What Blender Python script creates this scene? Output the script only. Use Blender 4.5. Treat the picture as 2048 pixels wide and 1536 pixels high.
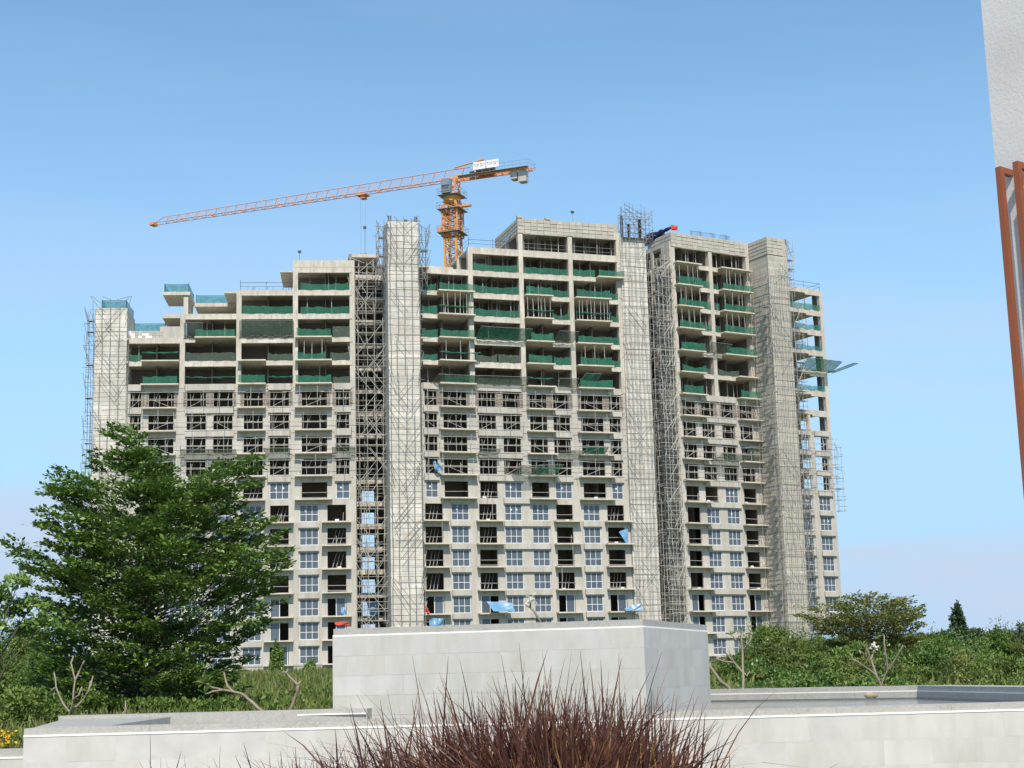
import bpy, math, random
import numpy as np
from mathutils import Vector, Matrix

for o in list(bpy.data.objects):
    bpy.data.objects.remove(o)
SC = bpy.context.scene
COL = SC.collection
rnd = random.Random(7)
nrg = np.random.default_rng(11)

# ------------------------------------------------------------------ camera
F_PX, EYE = 3100.0, 1.6                       # focal length in pixels of the 2048 px wide photograph
PITCH, ROLL = math.atan(.189), math.radians(1.484)
fw = Vector((0, math.cos(PITCH), math.sin(PITCH)))
r0 = Vector((1, 0, 0)); u0 = Vector((0, -math.sin(PITCH), math.cos(PITCH)))
cr = r0 * math.cos(ROLL) - u0 * math.sin(ROLL)
cu = u0 * math.cos(ROLL) + r0 * math.sin(ROLL)
cam = bpy.data.cameras.new('camera'); cam_o = bpy.data.objects.new('camera', cam)
COL.objects.link(cam_o)
m = Matrix.Identity(4)
for i in range(3):
    m[i][0], m[i][1], m[i][2] = cr[i], cu[i], -fw[i]
m[2][3] = EYE
cam_o.matrix_world = m
cam.sensor_width = 36.0; cam.lens = 36.0 * F_PX / 2048; cam.clip_start = .05; cam.clip_end = 9000
SC.camera = cam_o

def at(x, y, D):
    """world point at horizontal distance D (metres) seen at photograph pixel x, y"""
    v = fw + cr * ((x - 1024) / F_PX) - cu * ((y - 768) / F_PX)
    return Vector((0, 0, EYE)) + v * (D / v.y)

# ------------------------------------------------------------------ light
SUN_AZ, SUN_EL = math.radians(9), math.radians(50)   # sun behind the camera, a little to its right
world = bpy.data.worlds.new('World'); SC.world = world; world.use_nodes = True
nt = world.node_tree; nt.nodes.clear()
out = nt.nodes.new('ShaderNodeOutputWorld'); bg = nt.nodes.new('ShaderNodeBackground')
sky = nt.nodes.new('ShaderNodeTexSky'); sky.sky_type = 'NISHITA'; sky.sun_disc = False
sky.sun_elevation = SUN_EL; sky.sun_rotation = math.pi - SUN_AZ
sky.altitude = 100; sky.air_density = 1.0; sky.dust_density = .35; sky.ozone_density = 2.0
bg.inputs['Strength'].default_value = .145
tc = nt.nodes.new('ShaderNodeTexCoord')
mp = nt.nodes.new('ShaderNodeMapping'); mp.inputs['Scale'].default_value = (2.2, 2.2, 13)
mp.inputs['Location'].default_value = (.35, .1, .62)
nz = nt.nodes.new('ShaderNodeTexNoise'); nz.inputs['Scale'].default_value = 1.5
nz.inputs['Detail'].default_value = 5; nz.inputs['Roughness'].default_value = .5
rp = nt.nodes.new('ShaderNodeValToRGB')
rp.color_ramp.elements[0].position = .46; rp.color_ramp.elements[0].color = (0, 0, 0, 1)
rp.color_ramp.elements[1].position = .62; rp.color_ramp.elements[1].color = (1, 1, 1, 1)
sep = nt.nodes.new('ShaderNodeSeparateXYZ')
lowr = nt.nodes.new('ShaderNodeMapRange'); lowr.interpolation_type = 'SMOOTHSTEP'
lowr.inputs['From Min'].default_value = .02; lowr.inputs['From Max'].default_value = .34
lowr.inputs['To Min'].default_value = .95; lowr.inputs['To Max'].default_value = .06
mul = nt.nodes.new('ShaderNodeMath'); mul.operation = 'MULTIPLY'
hz = nt.nodes.new('ShaderNodeMapRange'); hz.interpolation_type = 'SMOOTHSTEP'
hz.inputs['From Min'].default_value = -.02; hz.inputs['From Max'].default_value = .45
hz.inputs['To Min'].default_value = 1; hz.inputs['To Max'].default_value = 0
mixc = nt.nodes.new('ShaderNodeMix'); mixc.data_type = 'RGBA'
mixc.inputs['B'].default_value = (2.65, 4.1, 5.8, 1)
cld = nt.nodes.new('ShaderNodeMix'); cld.data_type = 'RGBA'; cld.inputs['B'].default_value = (3.5, 4.2, 5.3, 1)
gm = nt.nodes.new('ShaderNodeMix'); gm.data_type = 'RGBA'; gm.blend_type = 'MULTIPLY'
gm.inputs['Factor'].default_value = 1; gm.inputs['B'].default_value = (.95, 1.17, 1.17, 1)
for a, b in ((tc.outputs['Generated'], mp.inputs['Vector']), (mp.outputs['Vector'], nz.inputs['Vector']),
             (nz.outputs['Fac'], rp.inputs['Fac']), (tc.outputs['Generated'], sep.inputs['Vector']),
             (sep.outputs['Z'], lowr.inputs['Value']), (lowr.outputs['Result'], mul.inputs[0]),
             (rp.outputs['Color'], mul.inputs[1]), (sep.outputs['Z'], hz.inputs['Value']), (hz.outputs['Result'], mixc.inputs['Factor']), (mul.outputs['Value'], cld.inputs['Factor']), (mixc.outputs['Result'], cld.inputs['A']),
             (sky.outputs['Color'], gm.inputs['A']), (gm.outputs['Result'], mixc.inputs['A']),
             (cld.outputs['Result'], bg.inputs['Color']), (bg.outputs['Background'], out.inputs['Surface'])):
    nt.links.new(a, b)
sun = bpy.data.lights.new('sun', 'SUN'); sun.energy = 4.7; sun.angle = math.radians(.53); sun.color = (1, .895, .75)
sun_o = bpy.data.objects.new('sun', sun); COL.objects.link(sun_o)
to_sun = Vector((math.sin(SUN_AZ) * math.cos(SUN_EL), -math.cos(SUN_AZ) * math.cos(SUN_EL), math.sin(SUN_EL)))
sun_o.rotation_euler = to_sun.to_track_quat('Z', 'Y').to_euler(); sun_o.location = (10, -30, 60)
SC.view_settings.view_transform = 'Standard'; SC.view_settings.look = 'None'
SC.view_settings.exposure = 0.18; SC.view_settings.gamma = 1.0; SC.view_settings.use_curve_mapping = False
SC.cycles.max_bounces = 6; SC.cycles.transparent_max_bounces = 12

# ------------------------------------------------------------------ materials
MAT = {}
def mat(name, col, rough=.85, spec=.3, var=.0, scale=1.0, stretch=(1, 1, 1), var2=0., scale2=8., bump=0., bscale=30.,
        rand=0., metallic=0., tint=None, lines=None, attr=None, transl=0., alpha=1., coat=0.):
    """procedural surface: two noises of colour variation, optional per-object tint, board lines, bump"""
    mt = bpy.data.materials.new(name); mt.use_nodes = True
    n = mt.node_tree; b = n.nodes['Principled BSDF']; L = n.links.new
    b.inputs['Roughness'].default_value = rough; b.inputs['Specular IOR Level'].default_value = spec
    b.inputs['Metallic'].default_value = metallic
    co = n.nodes.new('ShaderNodeTexCoord')
    cur = n.nodes.new('ShaderNodeRGB'); cur.outputs[0].default_value = (*col, 1); cur = cur.outputs[0]
    def mixin(fac_sock, colr, mode='MIX'):
        nonlocal cur
        mx = n.nodes.new('ShaderNodeMix'); mx.data_type = 'RGBA'; mx.blend_type = mode
        L(fac_sock, mx.inputs['Factor']); L(cur, mx.inputs['A'])
        if isinstance(colr, tuple): mx.inputs['B'].default_value = (*colr, 1)
        else: L(colr, mx.inputs['B'])
        cur = mx.outputs['Result']
    def noise(sc, st=(1, 1, 1), lo=.35, hi=.7, det=4):
        mpn = n.nodes.new('ShaderNodeMapping'); mpn.inputs['Scale'].default_value = st
        L(co.outputs['Object'], mpn.inputs['Vector'])
        if rand:
            oi = n.nodes.new('ShaderNodeObjectInfo'); cx = n.nodes.new('ShaderNodeCombineXYZ')
            ml = n.nodes.new('ShaderNodeMath'); ml.operation = 'MULTIPLY'; ml.inputs[1].default_value = 50
            L(oi.outputs['Random'], ml.inputs[0]); L(ml.outputs[0], cx.inputs['X']); L(ml.outputs[0], cx.inputs['Z'])
            L(cx.outputs[0], mpn.inputs['Location'])
        nn = n.nodes.new('ShaderNodeTexNoise'); nn.inputs['Scale'].default_value = sc; nn.inputs['Detail'].default_value = det
        L(mpn.outputs[0], nn.inputs['Vector'])
        mr = n.nodes.new('ShaderNodeMapRange'); mr.inputs['From Min'].default_value = lo; mr.inputs['From Max'].default_value = hi
        L(nn.outputs['Fac'], mr.inputs['Value'])
        return mr.outputs['Result'], nn
    def scaled(s, k):
        ml = n.nodes.new('ShaderNodeMath'); ml.operation = 'MULTIPLY'; ml.inputs[1].default_value = k; L(s, ml.inputs[0]); return ml.outputs[0]
    dark = tint or tuple(c * .55 for c in col)
    if var: mixin(scaled(noise(scale, stretch)[0], var), dark)
    if var2: mixin(scaled(noise(scale2, stretch)[0], var2), tuple(min(1, c * 1.35) for c in col))
    if lines:      # board / lift lines along local z: (spacing, strength)
        sp = n.nodes.new('ShaderNodeSeparateXYZ'); L(co.outputs['Object'], sp.inputs[0])
        fr = n.nodes.new('ShaderNodeMath'); fr.operation = 'FRACT'
        dv = n.nodes.new('ShaderNodeMath'); dv.operation = 'DIVIDE'; dv.inputs[1].default_value = lines[0]
        L(sp.outputs['Z'], dv.inputs[0]); L(dv.outputs[0], fr.inputs[0])
        lt = n.nodes.new('ShaderNodeMath'); lt.operation = 'LESS_THAN'; lt.inputs[1].default_value = .07
        L(fr.outputs[0], lt.inputs[0])
        mixin(scaled(lt.outputs[0], lines[1]), tuple(c * .4 for c in col))
        fl = n.nodes.new('ShaderNodeMath'); fl.operation = 'FLOOR'; L(dv.outputs[0], fl.inputs[0])
        wn = n.nodes.new('ShaderNodeTexWhiteNoise'); wn.noise_dimensions = '1D'
        ad = n.nodes.new('ShaderNodeMath'); ad.operation = 'ADD'; oi = n.nodes.new('ShaderNodeObjectInfo')
        m9 = n.nodes.new('ShaderNodeMath'); m9.operation = 'MULTIPLY'; m9.inputs[1].default_value = 977
        L(oi.outputs['Random'], m9.inputs[0]); L(fl.outputs[0], ad.inputs[0]); L(m9.outputs[0], ad.inputs[1])
        L(ad.outputs[0], wn.inputs['W'])
        mixin(scaled(wn.outputs['Value'], lines[2] if len(lines) > 2 else .3), tuple(c * .6 for c in col))
    if rand:
        oi = n.nodes.new('ShaderNodeObjectInfo'); mixin(scaled(oi.outputs['Random'], rand), tuple(c * .62 for c in col))
    if attr:       # per-leaf random attribute blends to a second colour
        an = n.nodes.new('ShaderNodeAttribute'); an.attribute_name = 'tone'; mixin(an.outputs['Fac'], attr)
    L(cur, b.inputs['Base Color'])
    if bump:
        bp = n.nodes.new('ShaderNodeBump'); bp.inputs['Strength'].default_value = bump; bp.inputs['Distance'].default_value = .02
        L(noise(bscale, det=6)[1].outputs['Fac'], bp.inputs['Height']); L(bp.outputs[0], b.inputs['Normal'])
    last = b.outputs[0]; om = n.nodes['Material Output']
    if transl:
        tr = n.nodes.new('ShaderNodeBsdfTranslucent'); L(cur, tr.inputs['Color'])
        ms = n.nodes.new('ShaderNodeMixShader'); ms.inputs[0].default_value = transl
        L(last, ms.inputs[1]); L(tr.outputs[0], ms.inputs[2]); last = ms.outputs[0]
    if alpha < 1:
        tp = n.nodes.new('ShaderNodeBsdfTransparent'); ms = n.nodes.new('ShaderNodeMixShader')
        nf = noise(2.5, lo=.3, hi=.75)[0]
        mr = n.nodes.new('ShaderNodeMapRange'); mr.inputs['To Min'].default_value = max(0, alpha - .15); mr.inputs['To Max'].default_value = min(1, alpha + .12)
        L(nf, mr.inputs['Value']); L(mr.outputs[0], ms.inputs[0]); L(tp.outputs[0], ms.inputs[1]); L(last, ms.inputs[2]); last = ms.outputs[0]
    L(last, om.inputs['Surface'])
    MAT[name] = mt
    return mt

mat('plaster', (.485, .462, .42), var=.72, tint=(.31, .28, .24), scale=.8, stretch=(1.4, 1.4, .16), var2=.35, scale2=3, bump=.1, bscale=12, rand=.28)
mat('raw_concrete', (.56, .525, .46), var=.72, scale=1.1, stretch=(1.3, 1.3, .35), var2=.4, scale2=4, tint=(.27, .235, .18), bump=.15, bscale=8, rand=.28)
mat('slab_edge', (.58, .54, .46), var=.45, scale=1.3, tint=(.3, .26, .2), var2=.3, rand=.12)
mat('tower_concrete', (.66, .63, .57), var=.8, scale=.5, stretch=(1.2, 1.2, .5), tint=(.34, .315, .265), var2=.6, scale2=1.6, lines=(.52, .4, .5), rand=.36, bump=.15, bscale=8)
mat('tower_stained', (.53, .50, .43), var=.75, scale=.9, stretch=(2, 2, .4), tint=(.27, .25, .21), var2=.6, scale2=4, lines=(.45, .5, .5), rand=.36, bump=.2, bscale=9)
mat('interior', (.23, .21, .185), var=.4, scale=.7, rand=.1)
mat('brick', (.25, .195, .16), var=.7, scale=4, tint=(.33, .3, .26), rand=.4)
mat('formwork', (.5, .47, .41), var=.6, scale=2, tint=(.25, .22, .18), rand=.5, var2=.4)
mat('steel_tube', (.3, .295, .285), rough=.5, spec=.5, metallic=.3, var=.35, scale=.6, tint=(.24, .2, .16))
mat('pale_tube', (.5, .49, .46), rough=.5, spec=.5, var=.3, scale=.7)
mat('rebar', (.06, .05, .07), rough=.6, var=.3, scale=2)
mat('window_frame', (.78, .8, .82), rough=.4)
mat('glass', (.1, .13, .165), rough=.08, spec=.5, rand=.6, var=.4, scale=.5)
mat('green_net', (.05, .25, .165), rough=.8, var=.4, scale=1.3, tint=(.06, .15, .11), rand=.35, transl=.35, alpha=.76)
mat('grey_net', (.13, .2, .16), rough=.9, var=.6, scale=1.6, tint=(.16, .15, .13), rand=.3, transl=.3, alpha=.66)
mat('teal_net', (.02, .27, .27), rough=.8, var=.3, scale=1.3, transl=.45, alpha=.72)
mat('blue_tarp', (.14, .31, .5), rough=.35, spec=.6, var=.4, scale=1.5, bump=.4, bscale=3)
mat('red_cloth', (.5, .06, .04), rough=.7, var=.4, scale=2)
mat('navy_tarp', (.018, .02, .07), rough=.5, var=.3, scale=1)
mat('crane_orange', (.7, .29, .11), rough=.45, spec=.5, var=.45, scale=.9, tint=(.6, .3, .14))
mat('crane_mast_paint', (.74, .35, .06), rough=.5, var=.5, scale=1.1, tint=(.42, .17, .05))
mat('crane_dark', (.06, .065, .07), rough=.6)
mat('cab_grey', (.2, .24, .28), rough=.4)
mat('sign_white', (.8, .8, .8), rough=.5)
mat('sign_ink', (.05, .08, .1), rough=.6)
mat('counterweight', (.5, .48, .44), var=.5, scale=1.2, rand=.2)
mat('stone_tile', (.5, .496, .475), rough=.65, var=.62, scale=2.0, stretch=(1, 1, .35), tint=(.37, .355, .305), var2=.2, scale2=7, rand=.09, bump=.06, bscale=40)
mat('stone_tile_side', (.5, .496, .475), rough=.65, var=.62, scale=2.0, stretch=(1, 1, .35), tint=(.37, .355, .305), rand=.09, bump=.06, bscale=40)
mat('granite', (.36, .35, .325), rough=.55, var=.5, scale=3, tint=(.24, .235, .215), var2=.55, scale2=34, bump=.1, bscale=60)
mat('white_joint', (.8, .8, .77), rough=.7)
mat('mortar', (.5, .496, .475), var=.3, scale=4)
mat('basin_water', (.3, .3, .28), rough=.12, spec=.35, bump=.06, bscale=5)
mat('wall_render', (.6, .598, .585), rough=.9, var=.25, scale=2, bump=.16, bscale=40)
mat('bounce_paving', (.42, .385, .33), var=.4, scale=.8, var2=.3, scale2=6)
mat('rust_paint', (.26, .08, .033), rough=.5, spec=.4, var=.25, scale=5)
mat('bark', (.3, .245, .19), var=.6, scale=6, stretch=(1, 1, .4), bump=.4, bscale=25)
mat('dark_bark', (.11, .085, .06), var=.5, scale=5, bump=.4, bscale=20)
mat('leaf_dark', (.06, .13, .024), rough=.4, spec=.45, attr=(.2, .3, .06), transl=.22)
mat('leaf_bush', (.075, .145, .025), rough=.5, spec=.35, attr=(.2, .26, .055), transl=.25)
mat('leaf_olive', (.09, .135, .03), rough=.5, spec=.35, attr=(.24, .24, .07), transl=.25)
mat('leaf_far', (.04, .075, .035), rough=.6, attr=(.1, .14, .06), transl=.2)
mat('leaf_plumeria', (.1, .2, .04), rough=.4, attr=(.26, .33, .1), transl=.25)
mat('petal', (.85, .83, .72), rough=.6, transl=.3)
mat('petal_yellow', (.8, .5, .03), rough=.6, transl=.3)
mat('grass_green', (.1, .16, .035), rough=.6, attr=(.23, .23, .08), transl=.25)
mat('grass_purple', (.05, .016, .015), rough=.42, spec=.4, attr=(.22, .1, .055), transl=.15)
mat('grass_straw', (.4, .23, .09), rough=.6, attr=(.25, .12, .05), transl=.2)
mat('soil', (.09, .07, .045), var=.5, scale=3, bump=.5, bscale=14)
mat('terrain', (.085, .115, .03), rough=.95, var=.6, scale=.25, tint=(.12, .1, .05), var2=.4, scale2=1.4, bump=.6, bscale=5)
mat('pebble', (.42, .33, .22), var=.5, scale=9)

# ------------------------------------------------------------------ helpers
class MB:
    def __init__(s): s.v, s.f = [], []
    def box(s, x0, x1, y0, y1, z0, z1):
        i = len(s.v)
        s.v += [(x0, y0, z0), (x1, y0, z0), (x1, y1, z0), (x0, y1, z0), (x0, y0, z1), (x1, y0, z1), (x1, y1, z1), (x0, y1, z1)]
        s.f += [(i, i+3, i+2, i+1), (i+4, i+5, i+6, i+7), (i, i+1, i+5, i+4), (i+1, i+2, i+6, i+5), (i+2, i+3, i+7, i+6), (i+3, i, i+4, i+7)]
        return s
    def tube(s, p, q, r, r2=None, n=4, cap=False):
        p, q = Vector(p), Vector(q); d = q - p
        if d.length < 1e-6: return s
        d.normalize(); a = d.orthogonal().normalized(); b = d.cross(a); i = len(s.v)
        if r2 is None: r2 = r
        for c, rr in ((p, r), (q, r2)):
            for k in range(n):
                t = 2 * math.pi * (k + .5) / n
                s.v.append(tuple(c + (a * math.cos(t) + b * math.sin(t)) * rr))
        for k in range(n): s.f.append((i + k, i + (k + 1) % n, i + n + (k + 1) % n, i + n + k))
        if cap: s.f += [tuple(i + k for k in reversed(range(n))), tuple(i + n + k for k in range(n))]
        return s
    def chain(s, pts, rad, n=7):
        """tapering continuous tube through points"""
        pts = [Vector(p) for p in pts]; i0 = len(s.v); ref = None
        for j, p in enumerate(pts):
            d = (pts[min(j + 1, len(pts) - 1)] - pts[max(j - 1, 0)]).normalized()
            if ref is None: ref = d.orthogonal().normalized()
            a = (ref - d * ref.dot(d)).normalized(); ref = a; b = d.cross(a)
            for k in range(n):
                t = 2 * math.pi * k / n
                s.v.append(tuple(p + (a * math.cos(t) + b * math.sin(t)) * rad[j]))
        for j in range(len(pts) - 1):
            for k in range(n):
                a0 = i0 + j * n; s.f.append((a0 + k, a0 + (k + 1) % n, a0 + n + (k + 1) % n, a0 + n + k))
        e = i0 + (len(pts) - 1) * n
        s.f.append(tuple(e + k for k in range(n)))
        return s
    def prism(s, pts, z0, z1):
        i = len(s.v); n = len(pts)
        s.v += [(x, y, z0) for x, y in pts] + [(x, y, z1) for x, y in pts]
        for k in range(n): s.f.append((i + k, i + (k + 1) % n, i + n + (k + 1) % n, i + n + k))
        s.f += [tuple(i + k for k in reversed(range(n))), tuple(i + n + k for k in range(n))]
        return s
    def sheet(s, fn, nu, nv):
        i = len(s.v)
        for a in range(nu + 1):
            for b in range(nv + 1): s.v.append(tuple(fn(a / nu, b / nv)))
        for a in range(nu):
            for b in range(nv):
                k = i + a * (nv + 1) + b; s.f.append((k, k + nv + 1, k + nv + 2, k + 1))
        return s
    def mesh(s, name, m, smooth=False):
        me = bpy.data.meshes.new(name); me.from_pydata(s.v, [], s.f); me.materials.append(MAT[m])
        if smooth: me.polygons.foreach_set('use_smooth', [True] * len(me.polygons))
        me.update(); return me
    def build(s, name, m, parent=None, loc=(0, 0, 0), rz=0., smooth=False):
        return link(name, s.mesh(name, m, smooth), parent, loc, rz)

def link(name, me, parent=None, loc=(0, 0, 0), rz=0.):
    o = bpy.data.objects.new(name, me); COL.objects.link(o)
    o.location = loc; o.rotation_euler = (0, 0, rz); o.parent = parent
    return o
def empty(name, loc=(0, 0, 0), rz=0.):
    o = bpy.data.objects.new(name, None); COL.objects.link(o); o.location = loc; o.rotation_euler = (0, 0, rz); o.empty_display_size = .3
    return o
def tag(o, label, cat, group=None):
    o['label'] = label; o['category'] = cat
    if group: o['group'] = group
    return o
def struct(o): o['kind'] = 'structure'; return o
def stuff(o): o['kind'] = 'stuff'; return o

class Fr:
    """a facade frame: x along the facade to the right, y into the building, z world height"""
    def __init__(s, x, y, deg): s.x, s.y, s.a = x, y, math.radians(deg)
    def w(s, u, v, z): return Vector((s.x + u * math.cos(s.a) - v * math.sin(s.a), s.y + u * math.sin(s.a) + v * math.cos(s.a), z))
    def build(s, mb, name, m, parent=None, smooth=False):
        p = parent.location if parent else Vector((0, 0, 0))
        return mb.build(name, m, parent, (s.x - p.x, s.y - p.y, -p.z), s.a, smooth)
    def place(s, me, name, parent, u, v, z):
        p = parent.location if parent else Vector((0, 0, 0))
        return link(name, me, parent, s.w(u, v, z) - p, s.a)

def leaf_mesh(name, P, D, N, size, m, tone, aspect=.45, fold=.25):
    """one quad leaf per row: P base point, D direction, N rough normal"""
    n = len(P); D = D / np.linalg.norm(D, axis=1, keepdims=True)
    S = np.cross(D, N); S /= np.linalg.norm(S, axis=1, keepdims=True) + 1e-9
    U = np.cross(S, D); size = size.reshape(-1, 1)
    V = np.empty((n, 4, 3))
    V[:, 0] = P; V[:, 1] = P + D * size * .5 + S * size * aspect * .5 + U * size * fold * .25
    V[:, 2] = P + D * size; V[:, 3] = P + D * size * .5 - S * size * aspect * .5 + U * size * fold * .25
    me = bpy.data.meshes.new(name); me.vertices.add(4 * n); me.vertices.foreach_set('co', V.ravel())
    me.loops.add(4 * n); me.loops.foreach_set('vertex_index', np.arange(4 * n, dtype=np.int32))
    me.polygons.add(n); me.polygons.foreach_set('loop_start', np.arange(0, 4 * n, 4, dtype=np.int32))
    at_ = me.attributes.new('tone', 'FLOAT', 'FACE'); at_.data.foreach_set('value', tone.astype(np.float32))
    me.materials.append(MAT[m]); me.update(); me.validate()
    return me
def unit(a): return a / (np.linalg.norm(a, axis=-1, keepdims=True) + 1e-9)
ORD = ['zeroth', 'first', 'second', 'third', 'fourth', 'fifth', 'sixth', 'seventh', 'eighth', 'ninth', 'tenth', 'eleventh', 'twelfth', 'thirteenth']
# ------------------------------------------------------------------ terrain
GZ = 2.9                                        # ground level at the building
def terr(x, y):
    if y < 22: return 0.0
    t = min(1, (y - 22) / 10); z = .75 * t * t * (3 - 2 * t)
    t2 = min(1, max(0, (y - 32) / 160)); z += (GZ - .75) * t2 ** .8
    return z + (.12 * math.sin(x * .21 + y * .13) * math.sin(y * .17 - x * .05) if 30 < y < 190 else 0)
xs = [-3000, -1500, -700, -350, -200] + list(range(-120, 121, 4)) + [200, 350, 700, 1500, 3000]
ys = [-400, -100, -20, 0, 10, 18, 22] + list(range(24, 60, 2)) + list(range(60, 200, 6)) + [200, 230, 280, 400, 700, 1500, 4000]
tb = MB()
for x in xs:
    for y in ys: tb.v.append((x, y, terr(x, y)))
ny = len(ys)
for i in range(len(xs) - 1):
    for j in range(ny - 1): tb.f.append((i * ny + j, (i + 1) * ny + j, (i + 1) * ny + j + 1, i * ny + j + 1))
struct(tb.build('ground', 'terrain', smooth=True))
struct(MB().box(-60, 60, -60, 18.9, -.2, .006).build('bounce_pavement', 'bounce_paving'))  # out of view, added to bounce warm light up onto the walls

# ------------------------------------------------------------------ the building site
ZL = [1.6 + (z - 1.6) * .9955 for z in (3.85, 6.95, 10.0, 13.1, 16.2, 19.3, 22.4, 25.45, 28.6, 31.65, 34.8, 37.9, 41.1, 44.3, 47.5, 50.8, 54.1, 57.3, 60.65, 64.0, 67.2, 70.4)]
FL = Fr(-25.19, 204.7, 5.6); FM = Fr(-8.83, 207, 18); FR = Fr(29.04, 222, 30); FF = Fr(47.51, 238, 32)
p = at(810, 800, 203.6); FT1 = Fr(p.x, p.y, 12)
p = at(742, 800, 209.5); FC = Fr(p.x, p.y, 9)
BL = empty('apartment_building', (FL.x - 11, FL.y + 5, GZ)); tag(BL, 'lowest, leftmost block of the unfinished concrete apartment building, partly hidden by the big tree', 'building')
BM = empty('apartment_building', (FM.x + 11, FM.y + 8, GZ)); tag(BM, 'middle block of the unfinished concrete apartment building, below the orange crane', 'building')
BR = empty('apartment_building', (FR.x + 4, FR.y + 8, GZ)); tag(BR, 'rightmost block of the unfinished concrete apartment building, receding to the right', 'building')

win_cache = {}
STK = MB().box(0, .22, 0, .01, 0, .2).mesh('sticker', 'sign_white')
def window(fr, parent, u0, u1, z0, z1, cols=3, k=0):
    w, h = round(u1 - u0, 2), round(z1 - z0, 2); key = (w, h, cols)
    if key not in win_cache:
        f = MB(); t = .055; hb = h * .43
        f.box(0, w, 0, .1, 0, t).box(0, w, 0, .1, h - t, h).box(0, t, 0, .1, t, h - t).box(w - t, w, 0, .1, t, h - t)
        xsn = [t + (w - 2 * t) * i / cols for i in range(cols + 1)]
        f.box(t, w - t, .01, .09, hb - .032, hb + .032)
        for x in xsn[1:-1]: f.box(x - .028, x + .028, .015, .085, t, hb - .032).box(x - .028, x + .028, .015, .085, hb + .032, h - t)
        panes = []
        for i in range(cols):
            a = xsn[i] + (.029 if i else .001); b_ = xsn[i + 1] - (.029 if i < cols - 1 else .001)
            for zz0, zz1 in ((t, hb - .032), (hb + .032, h - t)):
                key2 = ('p', round(b_ - a, 3), round(zz1 - zz0, 3))
                if key2 not in win_cache: win_cache[key2] = MB().box(0, b_ - a, 0, .02, 0, zz1 - zz0).mesh('pane', 'glass')
                panes.append((win_cache[key2], (a, .045, zz0)))
        win_cache[key] = (f.mesh('window', 'window_frame'), panes)
    fm, panes = win_cache[key]
    o = fr.place(fm, 'window', parent, u0, .06, z0)
    for pm, l in panes:
        pn = link('pane', pm, o, l); pn.rotation_euler = (rnd.uniform(-.012, .012), 0, rnd.uniform(-.012, .012))
    if k >= 6:
        for i in range(rnd.choice((1, 1, 2))): link('sticker', STK, o, ((.3 + .33 * i + rnd.uniform(-.04, .04)) * w, .03, h * .62))
    return o

def wall_row(fr, parent, k, u0, u1, ops, m='plaster', th=.22, y=0., spand=(), bal=(), sd=.3):
    """storey wall with holes; ops: (a, b, kind, sill, head); spandrels and balconies as parts of their own"""
    z0, z1 = ZL[k], ZL[k + 1]; mb = MB(); ops = sorted(ops)
    x = u0
    for a, b, kind, s, h in ops:
        if a > x: mb.box(x, a, y, y + th, z0, z1)
        if s > 0: mb.box(a, b, y, y + th, z0, z0 + s)
        mb.box(a, b, y, y + th, z0 + h, z1); x = b
    if u1 > x: mb.box(x, u1, y, y + th, z0, z1)
    fr.build(mb, 'facade_wall', m, parent)
    for a, b in spand:
        fr.build(MB().box(a, b, y - sd, y + .01, z0 + 2.42, z1 + .1), 'spandrel', m, parent)
    for a, b in bal: balcony(fr, parent, k, a, b)
    for a, b, kind, s, h in ops:
        if kind == 'w': window(fr, parent, a, b, z0 + s, z0 + h, 3, k)
        elif kind == 'w2': window(fr, parent, a, b, z0 + s, z0 + h, 2, k)
        elif kind == 'o' and k < 8:
            g = MB(); t_ = rnd.uniform(-.04, .04)
            if rnd.random() < .85: g.tube((a - .12, -.05, z0 + .95 + t_), (b + .12, -.05, z0 + .95 - t_), .03)
            if rnd.random() < .5: g.tube((a - .1, -.06, z0 + .3), (b + .1, -.06, z0 + .28), .03)
            if rnd.random() < .4: q_ = rnd.uniform(a + .2, b - .2); g.tube((q_, -.9, z0 + .1), (q_ + rnd.uniform(-.05, .05), -.9, z0 + rnd.choice((1.2, 2.9))), .032)
            if g.v: fr.build(g, 'guard_rail', 'pale_tube', parent)
            if rnd.random() < .3:
                for q_ in range(3):
                    u_ = a + (b - a) * (.25 + .2 * q_)
                    fr.build(MB().tube((u_, .5, z0 + .12), (u_ + .55, 1.1, z0 + 2.2), .035), 'leaning_batten', 'pale_tube', parent)
            if rnd.random() < .35:
                u_ = rnd.uniform(a + .1, b - .6)
                fr.build(MB().prism([(u_, .1), (u_ + .5, .12), (u_ + .46, .45), (u_ + .05, .42)], z0 + .1, z0 + rnd.uniform(.25, .45)), 'cement_bag', 'sign_white', parent)
        elif kind == 'd':
            w = b - a; st = rnd.choice((.02, .45))
            dmesh = MB().box(0, w * .5, 0, .05, 0, h - s).mesh('sliding_door', 'glass')
            o = fr.place(dmesh, 'sliding_door', parent, a + w * st, .08, z0 + s)
            link('door_frame', MB().box(-.03, .05, -.02, .07, 0, h - s).box(w * .5 - .05, w * .5 + .03, -.02, .07, 0, h - s).mesh('door_frame', 'window_frame'), o)
def balcony(fr, parent, k, a, b, d=1.05):
    z = ZL[k]
    mb = MB().box(a, b, -d, .01, z - .09, z + .09)
    fr.build(mb, 'balcony', 'slab_edge', parent)

def floor_slabs(fr, parent, bays, k0, ktop, depth):
    for k in range(k0, ktop + 1):
        for a, b, top in bays:
            if k <= top: fr.build(MB().box(a, b, .03, depth, ZL[k] - .12, ZL[k] + .1), 'floor_slab', 'raw_concrete', parent)
def edge_beam(fr, parent, k, a, b, dz=.55, y0=0., ledge=True):
    mb = MB().box(a, b, y0, y0 + .3, ZL[k] - dz, ZL[k] + .12)
    if ledge: mb.box(a + .1, b - .1, y0 - .12, y0 + .001, ZL[k] - dz - .02, ZL[k] - dz + .1)
    fr.build(mb, 'edge_beam', 'raw_concrete', parent)

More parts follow.
